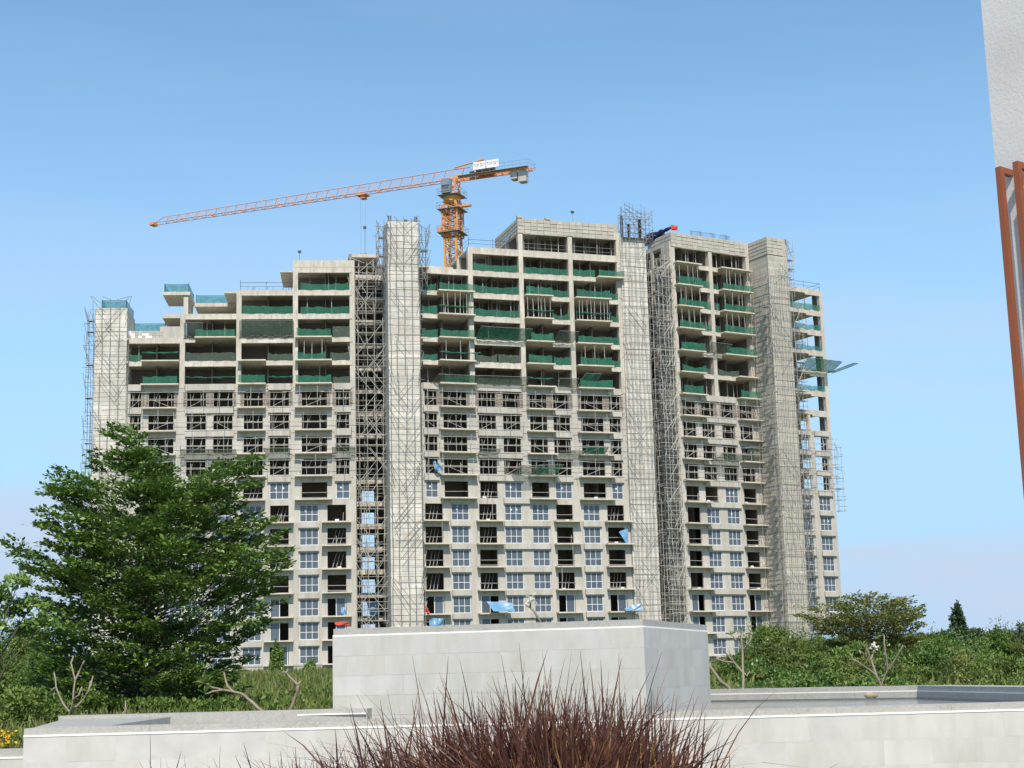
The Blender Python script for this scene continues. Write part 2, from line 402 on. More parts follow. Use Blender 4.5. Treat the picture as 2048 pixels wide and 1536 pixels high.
def interior(fr, parent, bays, k0, depth, inner):
    for a, b, top in bays:
        mb = MB().box(a, b, depth, depth + .2, GZ - 1, ZL[top]).box(a, b, inner, inner + .15, GZ - 1, ZL[top])
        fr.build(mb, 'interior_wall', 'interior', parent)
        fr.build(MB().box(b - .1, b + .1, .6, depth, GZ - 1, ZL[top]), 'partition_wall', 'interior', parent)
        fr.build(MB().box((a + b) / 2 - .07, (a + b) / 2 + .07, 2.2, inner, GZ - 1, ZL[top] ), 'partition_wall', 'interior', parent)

NETS = []
def net(fr, k, a, b, y, label, m='green_net', h=1.08, low=.05, sag=.06, cat='net', sheetdepth=0, lean=0, group='green safety nets along the floor edges'):
    ph = rnd.uniform(0, 9); z = ZL[k] + .09 + low; w = b - a; h *= rnd.uniform(.78, 1.04); sag *= rnd.uniform(.7, 3.0)
    jit = [rnd.uniform(-1, 1) for _ in range(12)]
    def fn(s, t):
        zz = z + t * (h - sag * 4 * s * (1 - s) * (1 + .5 * math.sin(ph)) * t) + (.1 * jit[int(s * 11)] * t)
        return (a + w * s, y - lean * t + .05 * math.sin(s * w * 3 + ph) * (1.2 - t) + .03 * math.sin(s * w * 7.1 + ph * 2), zz)
    mb = MB().sheet(fn, max(4, int(w * 3)), 4)
    return tag(fr.build(mb, 'safety_net', m), label, cat, group)
def rolled(fr, k, a, b, y, label):
    ph = rnd.uniform(0, 9); n = 10
    pts = [(a + (b - a) * i / n, y + .02 * math.sin(i + ph), ZL[k] + 1.12 - .1 * math.sin(math.pi * i / n) + .04 * math.sin(i * 2.1 + ph)) for i in range(n + 1)]
    mb = MB().chain(pts, [.09 + .04 * math.sin(i * 1.7 + ph) for i in range(n + 1)], 6)
    return tag(fr.build(mb, 'safety_net', 'green_net', smooth=True), label, 'net', 'rolled up safety nets')
def fan(fr, k, a, b, label, out=2.0, rise=1.5, m='grey_net', skew=.0, zoff=0., droop=.25):
    z = ZL[k] + zoff; ph = rnd.uniform(0, 9)
    root = empty('catch_net', fr.w((a + b) / 2, -.1, z)); tag(root, label, 'net', 'slanted catch nets sticking out of the facade')
    def fn(s, t):
        return (a + (b - a) * s + skew * t, -.1 - out * t, z + rise * t - droop * 4 * t * (1 - t) * (.6 + .4 * math.sin(s * 5 + ph)) + .06 * math.sin(s * (b - a) * 4 + ph))
    fr.build(MB().sheet(fn, max(5, int((b - a) * 3)), 6), 'netting', m, root)
    n = max(2, int((b - a) / 1.8)); mb = MB()
    for i in range(n + 1):
        s = i / n; mb.tube(fn(s, 0), fn(s, 1), .035)
    mb.tube(fn(0, 1), fn(1, 1), .035)
    # debris caught at the foot of the net
    fr.build(mb, 'pole_frame', 'steel_tube', root)
    db = MB()
    for i in range(int((b - a) * 3)):
        q = Vector(fn(rnd.random(), .06 + .12 * rnd.random())); e = Vector((rnd.uniform(-.5, .5), rnd.uniform(-.1, .1), rnd.uniform(-.06, .1)))
        db.tube(q - e + Vector((0, 0, .05)), q + e + Vector((0, 0, .05)), .04)
    stuff(fr.build(db, 'caught_debris', 'bark', root))
PROPS = 0
prop_mesh = {}
def props(fr, k, a, b, n, y0=.5, y1=2.6, red=False):
    global PROPS
    for i in range(n):
        h = ZL[k + 1] - ZL[k] - .24; key = round(h, 1)
        if key not in prop_mesh:
            prop_mesh[key] = MB().tube((0, 0, 0), (0, 0, h * .55), .045, n=5).tube((0, 0, h * .55), (0, 0, h), .03, n=5).box(-.1, .1, -.1, .1, 0, .02).box(-.1, .1, -.1, .1, h - .02, h).mesh('shoring_prop', 'pale_tube')
        if PROPS >= 300: return
        PROPS += 1
        u = a + (b - a) * (i + .5 + rnd.uniform(-.3, .3)) / n
        o = fr.place(prop_mesh[key], 'shoring_prop', None, u, rnd.uniform(y0, y1), ZL[k] + .11)
        o.rotation_euler[1] = rnd.uniform(-.025, .025)
        tag(o, 'thin grey steel shoring prop standing between two open floor slabs', 'prop', 'shoring props on the open storeys')

def tube_rail(fr, k, u0, u1, ops, label, y=-1.15, zs=(1.1, 2.0), braces=True):
    """tube railing and bracing across one storey"""
    mb = MB(); z = ZL[k]
    for h in zs:
        x = u0 + rnd.uniform(-.3, .5)
        while x < u1:
            e = min(u1 + rnd.uniform(-.2, .5), x + rnd.uniform(5, 7)); j = rnd.uniform(-.05, .05)
            mb.tube((x, y + rnd.uniform(-.05, .05), z + h + j), (e, y, z + h + j + rnd.uniform(-.06, .06)), .034)
            if e >= u1 - .3: break
            x = e - .5
    x = u0 + .4
    while x < u1:
        mb.tube((x, y + .07, z + .1), (x + rnd.uniform(-.05, .05), y + .07, z + rnd.uniform(1.6, 2.9)), .032); x += rnd.uniform(1.6, 2.6)
    if braces:
        for a, b, *_ in ops:
            w = b - a
            for q in (.2, .75):
                mb.tube((a + w * q, .12, z + .2), (a + w * (q + rnd.uniform(-.06, .06)), .12, z + 2.35), .026)
            for q in (.25, .7):
                mb.tube((a + w * q, .05, z + 1.1), (a + w * (q + .12), .3, z + 2.2), .03)
            if rnd.random() < .7:
                f = rnd.random() < .5
                mb.tube((a + w * (.1 if f else .9), -.05, z + .2), (a + w * (.8 if f else .2), -.05, z + 1.15), .03)
            mb.tube((a - .1, -.02, z + 1.15), (b + .1, -.02, z + 1.15), .035)
    tag(fr.build(mb, 'tube_railing', 'pale_tube'), label, 'railing', 'tube railings across the unglazed storeys')

def scaffold(frs, label, m='steel_tube', name='scaffolding'):
    """frs: list of (frame, u0, u1, y0, y1, z0, z1, du, dz, braces) lattices that make one scaffold"""
    fr0 = frs[0][0]; c = fr0.w((frs[0][1] + frs[0][2]) / 2, (frs[0][3] + frs[0][4]) / 2, frs[0][5])
    root = empty(name, c); tag(root, label, 'scaffold', 'tube scaffolds on the towers')
    for fr, u0, u1, y0, y1, z0, z1, du, dz, br in frs:
        st, le, bc = MB(), MB(), MB()
        nu = max(1, round((u1 - u0) / du)); rows = [y0] if y1 - y0 < .3 else [y0, y1]
        us = [u0 + (u1 - u0) * i / nu for i in range(nu + 1)]
        for yy in rows:
            for u in us:
                z = z0
                while z < z1:
                    e = min(z + rnd.uniform(5.5, 6.5), z1 + rnd.uniform(-.6, .9)); x = u + rnd.uniform(-.16, .16)
                    st.tube((x, yy, z), (x + rnd.uniform(-.05, .05), yy, e), .036)
                    if e >= z1 - .7: break
                    z = e - .4
            z = z0 + dz * rnd.random()
            while z < z1:
                w_ = u1 - u0; c0, c1 = (0, 1) if rnd.random() < .6 else ((rnd.uniform(0, .4), 1) if rnd.random() < .5 else (0, rnd.uniform(.5, .95)))
                le.tube((u0 + w_ * c0 - rnd.uniform(.05, .7), yy + .05, z + rnd.uniform(-.09, .09)), (u0 + w_ * c1 + rnd.uniform(.05, .7), yy + .05, z + rnd.uniform(-.1, .1)), rnd.uniform(.024, .038))
                z += dz * rnd.uniform(.55, 1.45)
        if len(rows) == 2:
            z = z0 + .2
            while z < z1:
                for u in us: le.tube((u + .05, y0 - rnd.uniform(.1, .5), z), (u + .05, y1 + .2, z + rnd.uniform(-.05, .05)), .034)
                if rnd.random() < .55:
                    le.box(u0, u1, y0 + .1, y0 + .1 + min(.9, y1 - y0 - .15), z + .04, z + .08)
                z += dz
        z = z0
        for _ in range(br):
            s = z0 + (z1 - z0) * rnd.random(); a = rnd.uniform(u0, u1); f = rnd.choice((-1, 1)); ln = rnd.uniform(2, 4.5)
            bx = min(max(a + f * ln * .8, u0 - .4), u1 + .4)
            bc.tube((a, y0 - .06, s), (bx, y0 - .06, min(s + ln, z1 + .5)), .036)
        for mb_, nm in ((st, 'standards'), (le, 'ledgers'), (bc, 'diagonal_braces')):
            if mb_.v: stuff(fr.build(mb_, nm, m, root))

def tower(fr, parent, u0, u1, y0, y1, ztop, m='tower_concrete', lift=3.17, z0=GZ - 1, joint=.03):
    z = ztop; cache = {}
    while z > z0:
        h = min(lift, z - z0)
        mb = MB().box(u0, u1, y0, y1, 0, h - joint).box(u0 + .03, u1 - .03, y0 + .03, y1 - .03, h - joint - .001, h + .001)
        key = round(h, 2)
        if key not in cache: cache[key] = mb.mesh('concrete_lift', m)
        p = parent.location
        link('concrete_lift', cache[key], parent, (fr.x - p.x, fr.y - p.y, z - h - p.z), fr.a)
        z -= h

# ---- left block
Lb = [(-26.2, -18.9, 14), (-18.9, -11.45, 15), (-11.45, -3.9, 16), (-3.9, 4.1, 17)]
floor_slabs(FL, BL, Lb, 0, 17, 12); interior(FL, BL, Lb, 0, 12, 5)
for u, top in ((-18.9, 15), (-11.45, 16), (-3.9, 17), (3.75, 17)):
    FL.build(MB().box(u - .34, u + .34, -.04, .7, ZL[12] - .4, ZL[top] + .1), 'column', 'raw_concrete', BL)
FL.build(MB().box(3.9, 4.1, .71, 12, GZ - 1, ZL[17] - .13), 'side_wall', 'raw_concrete', BL)
opA = lambda a, b: (a, b, 'o', .1, 2.34)
winA = lambda a, b: (a, b, 'w', .14, 2.34)
for k in range(0, 7):
    kind = 'd' if k in (0, 1, 2) else 'o'
    ops = [(-24.6, -22.0, kind, .1, 2.34), winA(-20.9, -18.5 + -.1), winA(-18.1, -15.6), winA(-14.7, -12.2), winA(-10.73, -8.3), (-7.19, -4.76, kind, .1, 2.34), winA(-3.32, -.88), (.31, 2.75, kind, .1, 2.34)]
    wall_row(FL, BL, k, -26.2, 4.1, ops, spand=[(-21.1, -18.3), (-18.2, -12.0), (-10.9, -8.2), (-3.5, -.75)], bal=[(-25.2, -21.4), (-7.95, -4.1), (-.4, 3.45)])
FL.build(MB().box(-26.2, 4.1, .1, 12, GZ - 1, ZL[0]), 'plinth', 'plaster', BL)
opsB = [(-25.6, -24.2), (-23.2, -19.9), (-18.2, -15.7), (-14.7, -12.2), (-10.7, -8.2), (-7.25, -4.75), (-3.05, .3), (1.5, 3.25)]
sB = [(-25.9, -24.1), (-18.4, -12.0), (-7.5, -4.5), (1.3, 3.5)]; bB = [(-24.0, -19.55), (-11.55, -7.8), (-3.95, 1.0)]
wall_row(FL, BL, 7, -26.2, 4.1, [opA(*opsB[0]), opA(*opsB[1]), opA(*opsB[2]), opA(*opsB[3]), opA(*opsB[4]), winA(*opsB[5]), opA(*opsB[6]), (1.5, 3.25, 'w2', .14, 2.34)], spand=sB, bal=bB)
for k in range(8, 12):
    wall_row(FL, BL, k, -26.2, 4.1, [(a, b, 'o', .25, 2.36) for a, b in opsB], spand=sB, bal=bB)
    tube_rail(FL, k, -26, 4.0, opsB, 'pale tube railing across the left block, %s unglazed storey from below' % ORD[k - 7])
def brick_piers(fr, parent, k, ops, lo, hi):
    """bare brick beside the openings of the uppermost walled storey: single bricks in courses"""
    bm = MB().box(0, .42, 0, .1, 0, .16).mesh('brick', 'brick'); n = 0
    for a, b in ops:
        for side in (0, 1):
            for c in range(10):
                u = a - .44 - .05 * (c % 2) if side == 0 else b + .02 + .05 * (c % 2)
                if u < lo or u + .44 > hi: continue
                fr.place(bm, 'brick', parent, u, -.06 + rnd.uniform(0, .03), ZL[k] + .3 + c * .2)
brick_piers(FL, BL, 11, opsB, -26, 3.9)
for k in range(12, 18):
    for i, (a, b, top) in enumerate(Lb):
        if k > top: continue
        bal = {12: {0: (-24.2, -19.25), 2: (-11.5, -7.8), 3: (-3.9, 1.0)}, 13: {0: (-24.2, -19.25), 2: (-11.5, -7.8), 3: (-3.9, 1.0)}, 14: {1: (-17.2, -11.8), 3: (-3.9, 1.0)}}.get(k, {}).get(i)
        if bal:
            balcony(FL, BL, k, *bal)
            for p0, p1 in ((a + .3, bal[0]), (bal[1], b - .3)):
                if p1 - p0 > .6: edge_beam(FL, BL, k, p0, p1)
        else: edge_beam(FL, BL, k, a + .3, b - .3, .65)
FL.build(MB().box(-3.9 - .3, 4.1, -.02, .25, ZL[17] + .13, ZL[17] + 1.1), 'parapet', 'raw_concrete', BL)
FL.build(MB().box(-13.5, -11.45 - .35, 0.5, 9, ZL[16] - .2, ZL[16] + .0), 'cantilever_slab', 'raw_concrete', BL)
FL.build(MB().box(-6.0, -4.25, .5, 9, ZL[17] - .45, ZL[17] - .25), 'cantilever_slab', 'raw_concrete', BL)
# stepped roof terraces on the left end
FL.build(MB().box(-21.6, -18.0, -.02, 6.5, ZL[16] - .55, ZL[16] - .1), 'roof_slab', 'raw_concrete', BL)
for u, y in ((-18.55, .2), (-18.55, 3.2), (-18.55, 6.0)):
    FL.build(MB().box(u - .3, u + .3, y, y + .5, ZL[15] + .1, ZL[16] - .551), 'column', 'raw_concrete', BL)
FL.build(MB().box(-18.0, -11.8, 6.0, 11, ZL[16] - .7, ZL[16] - .2), 'roof_slab', 'raw_concrete', BL)
FL.build(MB().box(-21.6, -19.25, .05, 6.5, ZL[15] - .45, ZL[15] + .1), 'roof_slab', 'raw_concrete', BL)
FL.build(MB().box(-26.0, -21.4, 3.2, 9, ZL[14] + 1.3, ZL[14] + 1.75), 'roof_slab', 'raw_concrete', BL)
FL.build(MB().box(-26.0, -21.4, 4.4, 4.6, ZL[14] + .11, ZL[14] + 1.3), 'interior_wall', 'interior', BL)
FL.build(MB().prism([(-21.9, .1), (-18.6, .1), (-18.6, .3), (-21.9, .3)], ZL[14] + .12, ZL[14] + 1.7), 'parapet', 'plaster', BL)
pm = MB().box(0, .44, 0, .12, 0, .3)
pmesh = [pm.mesh('block', 'formwork'), pm.mesh('block', 'sign_white')]
for c in range(3):
    for i in range(10): FL.place(pmesh[1 if rnd.random() < .3 else 0], 'block', BL, -26.1 + i * .46, .02 + rnd.uniform(0, .02), ZL[14] + .13 + c * .33)
tower(FL, BL, -30.35, -26.2, -.25, 6.8, ZL[15] + .9)
def nlab(k, top, bay, blk, what='green safety net', where='floor edge'):
    d = max(1, top - k)
    return '%s on %s, %s bay of %s block, %s storey below roof' % (what.replace('safety ', ''), where, bay, blk, ORD[d])
LB = ['leftmost', 'second', 'third', 'rightmost']
def Ln(i, k, a, b, y=-.05, m='green_net', wh='floor edge', **kw): net(FL, k, a, b, y, nlab(k, Lb[i][2], LB[i], 'left', where=wh), m, **kw)
Ln(3, 16, -3.2, 3.3); Ln(3, 15, -3.2, 3.3); Ln(3, 14, -3.7, .9, -1.02, wh='balcony'); Ln(3, 14, 1.1, 3.4, m='grey_net', h=1.7); Ln(3, 13, -3.6, .2, -1.02, wh='balcony', sag=.16); Ln(3, 13, .8, 3.3, m='grey_net')
Ln(3, 12, -3.8, .9, -1.02, wh='balcony'); Ln(3, 12, 1.1, 3.3, m='grey_net'); Ln(2, 15, -11.0, -4.3); Ln(2, 13, -7.6, -4.2, m='grey_net'); Ln(2, 12, -11.4, -7.9, -1.02, wh='balcony')
Ln(1, 14, -17.1, -11.9, -1.02, wh='balcony'); Ln(1, 13, -18.4, -11.9, m='grey_net'); Ln(0, 13, -25.8, -24.2); Ln(0, 12, -23.9, -19.4, -1.02, wh='balcony')
rolled(FL, 13, -24.1, -19.3, -1.0, 'rolled green net on the balcony rail of the left block, leftmost bay')
rolled(FL, 12, -18.3, -11.9, 0, 'rolled green net hung like a rope across the left block, second bay')
rolled(FL, 12, -7.5, -4.2, 0, 'short rolled green net across the left block, third bay')
fan(FL, 14, -18.6, -16.2, 'grey catch net panel on the left block beside a green balcony', 1.1, 1.9)
fan(FL, 14, -11.3, -4.1, 'wide grey green catch net across the left block, third bay', .9, 2.2)
fan(FL, 9, -18.8, -11.6, 'sagging grey catch net on the left block behind the tree top', 1.5, .6, zoff=-.1)
fan(FL, 9, -8.0, -4.6, 'short grey catch net on the left block, third bay', 1.3, .7, zoff=-.1)
fan(FL, 9, 1.0, 4.0, 'short grey catch net on the left block beside the scaffolded recess', 1.3, .8, zoff=-.1)
props(FL, 16, -3, 3, 3); props(FL, 15, -3, 3, 2); props(FL, 13, -3.5, .8, 3, -.9, -.3); props(FL, 14, -17, -12, 2); props(FL, 13, -25.8, -24.3, 1); props(FL, 12, -3.5, .8, 1)
def teal(fr, pts, z, label):
    """netted guard rail round a roof edge: pts in the frame"""
    o = empty('netted_guard_rail', fr.w(pts[0][0], pts[0][1], z)); tag(o, label, 'railing', 'teal netted guard rails on the roofs')
    mb, tb_ = MB(), MB()
    for (a, b), (c, d) in zip(pts, pts[1:]):
        mb.sheet(lambda s, t: (a + (c - a) * s + .02 * math.sin(9 * s), b + (d - b) * s, z + .02 + 1.05 * t - .06 * t * math.sin(math.pi * s)), 8, 2)
        tb_.tube((a, b, z + 1.1), (c, d, z + 1.1), .03)
    for a, b in pts: tb_.tube((a, b, z), (a, b, z + 1.25), .04)
    fr.build(mb, 'netting', 'teal_net', o); fr.build(tb_, 'rail_frame', 'rebar', o)
teal(FL, [(-29.6, 2.0), (-29.6, .1), (-26.4, .1), (-26.4, 6.4)], ZL[15] + .9, 'teal netted guard rail on top of the leftmost tower')
teal(FL, [(-25.8, 3.4), (-21.6, 3.4)], ZL[14] + 1.75, 'teal netted guard rail along the lowest roof, right of the leftmost tower')
teal(FL, [(-21.4, 4.5), (-21.4, .3), (-18.2, .3), (-18.2, 6.2)], ZL[16] - .1, 'teal netted guard rail on the small cantilevered roof terrace')
teal(FL, [(-17.8, 6.2), (-12.0, 6.2)], ZL[16] - .2, 'teal netted guard rail on the set back terrace roof')
def roof_rail(fr, pts, z, label, m='rebar'):
    mb = MB()
    for (a, b), (c, d) in zip(pts, pts[1:]):
        n = max(1, int(math.hypot(c - a, d - b) / 2.5))
        mb.tube((a, b, z + 1.1), (c, d, z + 1.1), .028); mb.tube((a, b, z + .55), (c, d, z + .55), .022)
        for i in range(n + 1):
            q = i / n; mb.tube((a + (c - a) * q, b + (d - b) * q, z), (a + (c - a) * q, b + (d - b) * q, z + 1.15 + rnd.uniform(0, .3)), .028)
    for i in range(14):
        a, b = pts[0]; c, d = pts[-1]; q = rnd.random()
        mb.tube((a + (c - a) * q, b + (d - b) * q + .1, z), (a + (c - a) * q + rnd.uniform(-.1, .1), b + (d - b) * q, z + rnd.uniform(.25, .6)), .02)
    tag(fr.build(mb, 'roof_railing', m), label, 'railing', 'thin railings along the stepped roofs')
roof_rail(FL, [(-11.3, .3), (-4.4, .3)], ZL[16] + .13, 'thin dark railing on the left block roof, third bay')
roof_rail(FL, [(-.5, 4), (3.9, 4)], ZL[17] + .3, 'thin dark railing on the highest left block roof')

# ---- stair core between left and middle block
for k in range(0, 18):
    zt = ZL[k]
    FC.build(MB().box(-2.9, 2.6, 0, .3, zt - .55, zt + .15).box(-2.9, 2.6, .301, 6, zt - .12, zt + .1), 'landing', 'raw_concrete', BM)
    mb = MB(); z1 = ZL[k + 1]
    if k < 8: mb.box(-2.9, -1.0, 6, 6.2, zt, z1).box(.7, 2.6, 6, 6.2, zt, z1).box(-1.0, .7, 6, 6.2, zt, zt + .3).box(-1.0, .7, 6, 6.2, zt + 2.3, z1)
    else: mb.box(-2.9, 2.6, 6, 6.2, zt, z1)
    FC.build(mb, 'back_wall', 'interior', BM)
for u in (-2.9, 2.2): FC.build(MB().box(u, u + .4, .02, 6, GZ - 1, ZL[18] - .2), 'column', 'interior', BM)
FC.build(MB().box(-2.6, 1.2, -1.2, 6, ZL[18] - 1.0, ZL[18] - .55), 'roof_slab', 'raw_concrete', BM)
T1 = at(810, 443, 203.6).z
tower(FT1, BM, -2.13, 2.13, 0, 5.0, T1)
for u in (-1.9, -1.6, 1.75, 2.0):
    tag(FT1.build(MB().box(u - .08, u + .08, .4, .56, T1, T1 + .9), 'starter_bar', 'rebar'), 'short dark starter bar on top of the tower left of the crane mast', 'rebar', 'starter bars on the tower beside the crane')

# ---- middle block
Mb = [(-3.6, 3.65, 17), (3.65, 11.05, 18), (11.05, 18.45, 19), (18.45, 26.0, 19)]
floor_slabs(FM, BM, Mb, 0, 19, 13); interior(FM, BM, Mb, 0, 13, 5)
for u, top in ((3.65, 18), (11.05, 19), (18.45, 19), (25.8, 19)):
    FM.build(MB().box(u - .33, u + .33, -.04, .7, ZL[12] - .4, ZL[top] + .1), 'column', 'raw_concrete', BM)
for u, top, k0 in ((3.65, 18, 17), (11.05, 19, 18)):
    for y in (5.5, 12.0): FM.build(MB().box(u - .3, u + .3, y, y + .6, ZL[k0] + .1, ZL[top] - .12), 'column', 'raw_concrete', BM)
for k in range(1, 7):
    kind = 'd' if k < 3 else 'o'
    ops = [(-3.33, -.91, kind, .1, 2.34), winA(.31, 2.73), (4.18, 6.63, kind, .1, 2.34), winA(7.81, 10.22), winA(11.72, 14.1), (15.19, 17.57, kind, .1, 2.34), winA(19.15, 21.57), (22.67, 25.12, kind, .1, 2.34)]
    wall_row(FM, BM, k, -3.6, 26.0, ops, spand=[(.15, 2.9), (7.65, 14.25), (19.0, 21.75)], bal=[(-3.75, -.1), (3.7, 7.5), (14.75, 18.55), (22.2, 26.1)])
FM.build(MB().box(-3.6, 26.0, .02, 13, GZ - 1, ZL[1]), 'plinth', 'plaster', BM)
opsM = [(-3.18, -1.5), (-.6, 2.71), (4.41, 6.84), (7.88, 10.34), (11.78, 14.25), (15.2, 17.6), (19.29, 22.57), (23.5, 25.13)]
sM = [(-3.4, -1.3), (4.2, 10.55), (15.0, 17.8), (23.3, 25.3)]; bM = [(-1.2, 3.9), (11.25, 15.35), (18.65, 23.85)]
row7 = [(-3.18, -1.5, 'w2', .14, 2.34), opA(-.6, 2.71), opA(4.41, 6.84), winA(7.88, 10.34), opA(11.78, 14.25), winA(15.2, 17.6), opA(19.29, 22.57), (23.5, 25.13, 'w2', .14, 2.34)]
wall_row(FM, BM, 7, -3.6, 26.0, row7, spand=sM, bal=bM)
for k in range(8, 12):
    wall_row(FM, BM, k, -3.6, 26.0, [(a, b, 'o', .25, 2.36) for a, b in opsM], spand=sM, bal=bM)
    tube_rail(FM, k, -3.4, 25.8, opsM, 'pale tube railing across the middle block, %s unglazed storey from below' % ORD[k - 7])
brick_piers(FM, BM, 11, opsM, -3.3, 25.9)
MBAL = {0: (-1.2, 3.95), 2: (11.3, 15.4), 3: (18.75, 24.1)}
for k in range(12, 20):
    for i, (a, b, top) in enumerate(Mb):
        if k > top: continue
        bal = MBAL.get(i) if k <= 16 else ((22.2, 26.3) if (k == 17 and i == 3) else None)
        if bal:
            balcony(FM, BM, k, *bal)
            for p0, p1 in ((a + .3, bal[0]), (bal[1], b - .3)):
                if p1 - p0 > .6: edge_beam(FM, BM, k, p0, p1)
        else: edge_beam(FM, BM, k, a + .3, b - .3, .7 if k < 18 else .85)
fwp = MB().box(0, .94, 0, .1, 0, .5).box(.0, .94, -.04, .0, .0, .06).box(.0, .06, -.03, .0, .06, .5).mesh('formwork_panel', 'formwork')
def formwork(fr, parent, u0, u1, y, z, rows, side=None):
    n = int((u1 - u0) / .97)
    for r in range(rows):
        for i in range(n): fr.place(fwp, 'formwork_panel', parent, u0 + i * .97, y + rnd.uniform(-.02, .02), z + r * .53)
    fr.build(MB().box(u0, u1, y + .12, y + .3, z, z + rows * .53 + .05), 'parapet', 'formwork', parent)
    if side is not None:
        for r in range(rows):
            for i in range(int(side / .97)):
                o = fr.place(fwp, 'formwork_panel', parent, u0 - .02, y + .97 + i * .97, z + r * .53); o.rotation_euler[2] = fr.a - math.pi / 2
        fr.build(MB().box(u0 + .1, u0 + .3, y + .3, y + side, z, z + rows * .53 + .05), 'parapet', 'formwork', parent)
formwork(FM, BM, 10.7, 25.9, -.1, ZL[19] - .75, 4, 11)
for u in (11.0, 15.2):
    FM.build(MB().box(u - .35, u + .35, -.2, .4, ZL[19] + 1.42, ZL[19] + 1.75), 'column_form', 'formwork', BM)
FM.build(MB().box(-3.6, 3.3, 7.5, 12, ZL[18] - 1.4, ZL[18] - .9), 'roof_slab', 'raw_concrete', BM)
tower(FM, BM, 26.05, 29.95, -.3, 5, at(1262, 470, 214).z)
def Mn(i, k, a, b, y=-.05, m='green_net', wh='floor edge', **kw): net(FM, k, a, b, y, nlab(k, Mb[i][2], LB[i], 'middle', where=wh), m, **kw)
for i, k, a, b, wh in ((1, 17, 4.1, 10.6, 0), (1, 16, 4.1, 10.6, 0), (1, 15, 4.1, 10.6, 0), (2, 17, 11.5, 18.0, 0), (2, 16, 15.5, 18.0, 0), (2, 15, 15.5, 18.0, 0), (2, 13, 15.5, 18.0, 0), (3, 17, 18.9, 22.1, 0), (3, 16, 24.2, 25.5, 0), (3, 15, 24.2, 25.5, 0), (3, 14, 24.2, 25.5, 0), (3, 13, 24.2, 25.5, 0),
                       (0, 16, -3.4, -1.3, 0), (0, 15, -3.4, -1.2, 0), (0, 14, -3.4, -1.2, 0), (0, 13, -3.4, -1.3, 0), (1, 13, 4.1, 7.2, 2), (1, 13, 7.4, 10.6, 3), (1, 12, 4.2, 10.6, 0),
                       (0, 16, -1.1, 3.8, 1), (0, 14, -1.1, 3.8, 1), (0, 12, -.6, 3.7, 1), (2, 16, 11.4, 15.2, 1), (2, 14, 11.9, 15.2, 1), (2, 13, 11.5, 14.9, 1), (3, 17, 22.3, 26.2, 1), (3, 16, 18.9, 23.9, 1), (3, 14, 18.9, 23.9, 1), (3, 13, 19.1, 23.8, 1), (3, 12, 19.0, 23.8, 1)):
    Mn(i, k, a, b, -1.02 if wh == 1 else -.05, 'grey_net' if (i == 1 and k in (12, 13)) else 'green_net', ('floor edge', 'balcony', 'left floor edge', 'right floor edge')[wh], sag=.12 if rnd.random() < .3 else .05)
for i, k, a, b in ((0, 15, -1.2, 4.0), (0, 13, -1.2, 4.6), (2, 15, 11.4, 15.3), (3, 15, 18.8, 24.0), (2, 12, 11.6, 15.0)):
    rolled(FM, k, a, b, -1.0, 'rolled green net on balcony, %s bay of middle block, %s storey below roof' % (LB[i], ORD[Mb[i][2] - k]))
fan(FM, 14, 4.2, 11.6, 'wide ragged green catch net across the middle block, second bay', 1.7, 1.5, 'green_net', .3)
fan(FM, 14, 15.4, 18.3, 'tilted green catch net on the middle block, third bay', 1.8, 1.3, 'grey_net', .4)
fan(FM, 12, -2.2, 3.6, 'tilted green catch net hiding a balcony of the middle block, leftmost bay', 1.5, 1.0, 'grey_net', .6)
fan(FM, 12, 4.0, 11.2, 'long sagging grey catch net under the netted storeys, second bay of middle block', 1.4, 1.1)
fan(FM, 12, 15.8, 18.6, 'small grey catch net under the netted storeys, third bay of middle block', 1.4, 1.1)
fan(FM, 12, 18.7, 21.0, 'upright torn green catch net at the rightmost bay of middle block', 1.5, 1.9, 'green_net', .9)
fan(FM, 9, 4.1, 6.9, 'small collapsed grey catch net, second bay of middle block', 1.5, .6, zoff=-.2)
fan(FM, 9, 15.4, 19.0, 'drooping grey catch net, third bay of middle block', 1.4, .5, zoff=-.2)
fan(FM, 9, 19.0, 22.3, 'green catch net over a balcony, rightmost bay of middle block', 1.8, 1.0, 'green_net', .2, zoff=0)
fan(FM, 8, 8.6, 11.9, 'large dark catch net tilted forward, second bay of middle block', 2.4, .9, 'grey_net', .8, zoff=.2)
fan(FM, 8, 11.6, 15.2, 'large green catch net panel tilted forward, third bay of middle block', 2.2, 1.0, 'green_net', .5, zoff=.3)
for k, i, n in ((18, 2, 8), (18, 3, 8), (17, 1, 5), (17, 2, 6), (17, 3, 6), (16, 0, 6), (16, 1, 7), (16, 2, 8), (16, 3, 5), (15, 0, 3), (15, 1, 8), (15, 2, 3), (15, 3, 3), (12, 0, 2), (13, 3, 2), (12, 2, 2), (14, 1, 1)):
    props(FM, k, Mb[i][0] + .4, Mb[i][1] - .4, n)
for k, i, n in ((15, 0, 6), (15, 2, 6), (15, 3, 8), (13, 0, 3), (13, 3, 3)):
    props(FM, k, MBAL[i][0] + .1, MBAL[i][1] - .1, n, -.95, -.7)
roof_rail(FM, [(3.5, 9), (3.5, .2), (10.6, .2)], ZL[18] + .13, 'thin railing on the second bay roof of the middle block')
roof_rail(FM, [(-3.4, 6.5), (3.2, 6.5)], ZL[17] + .13, 'thin railing on the lowest middle block roof, below the crane mast')
mbr = MB()
for z_ in (.5, 1.1):
    for a, b in ((11.4, 18.1), (18.8, 25.5)): mbr.tube((a, -.02, ZL[18] + z_), (b, -.02, ZL[18] + z_), .03)
tag(FM.build(mbr, 'tube_railing', 'steel_tube'), 'thin tube railing across the topmost open storey of the middle block', 'railing')

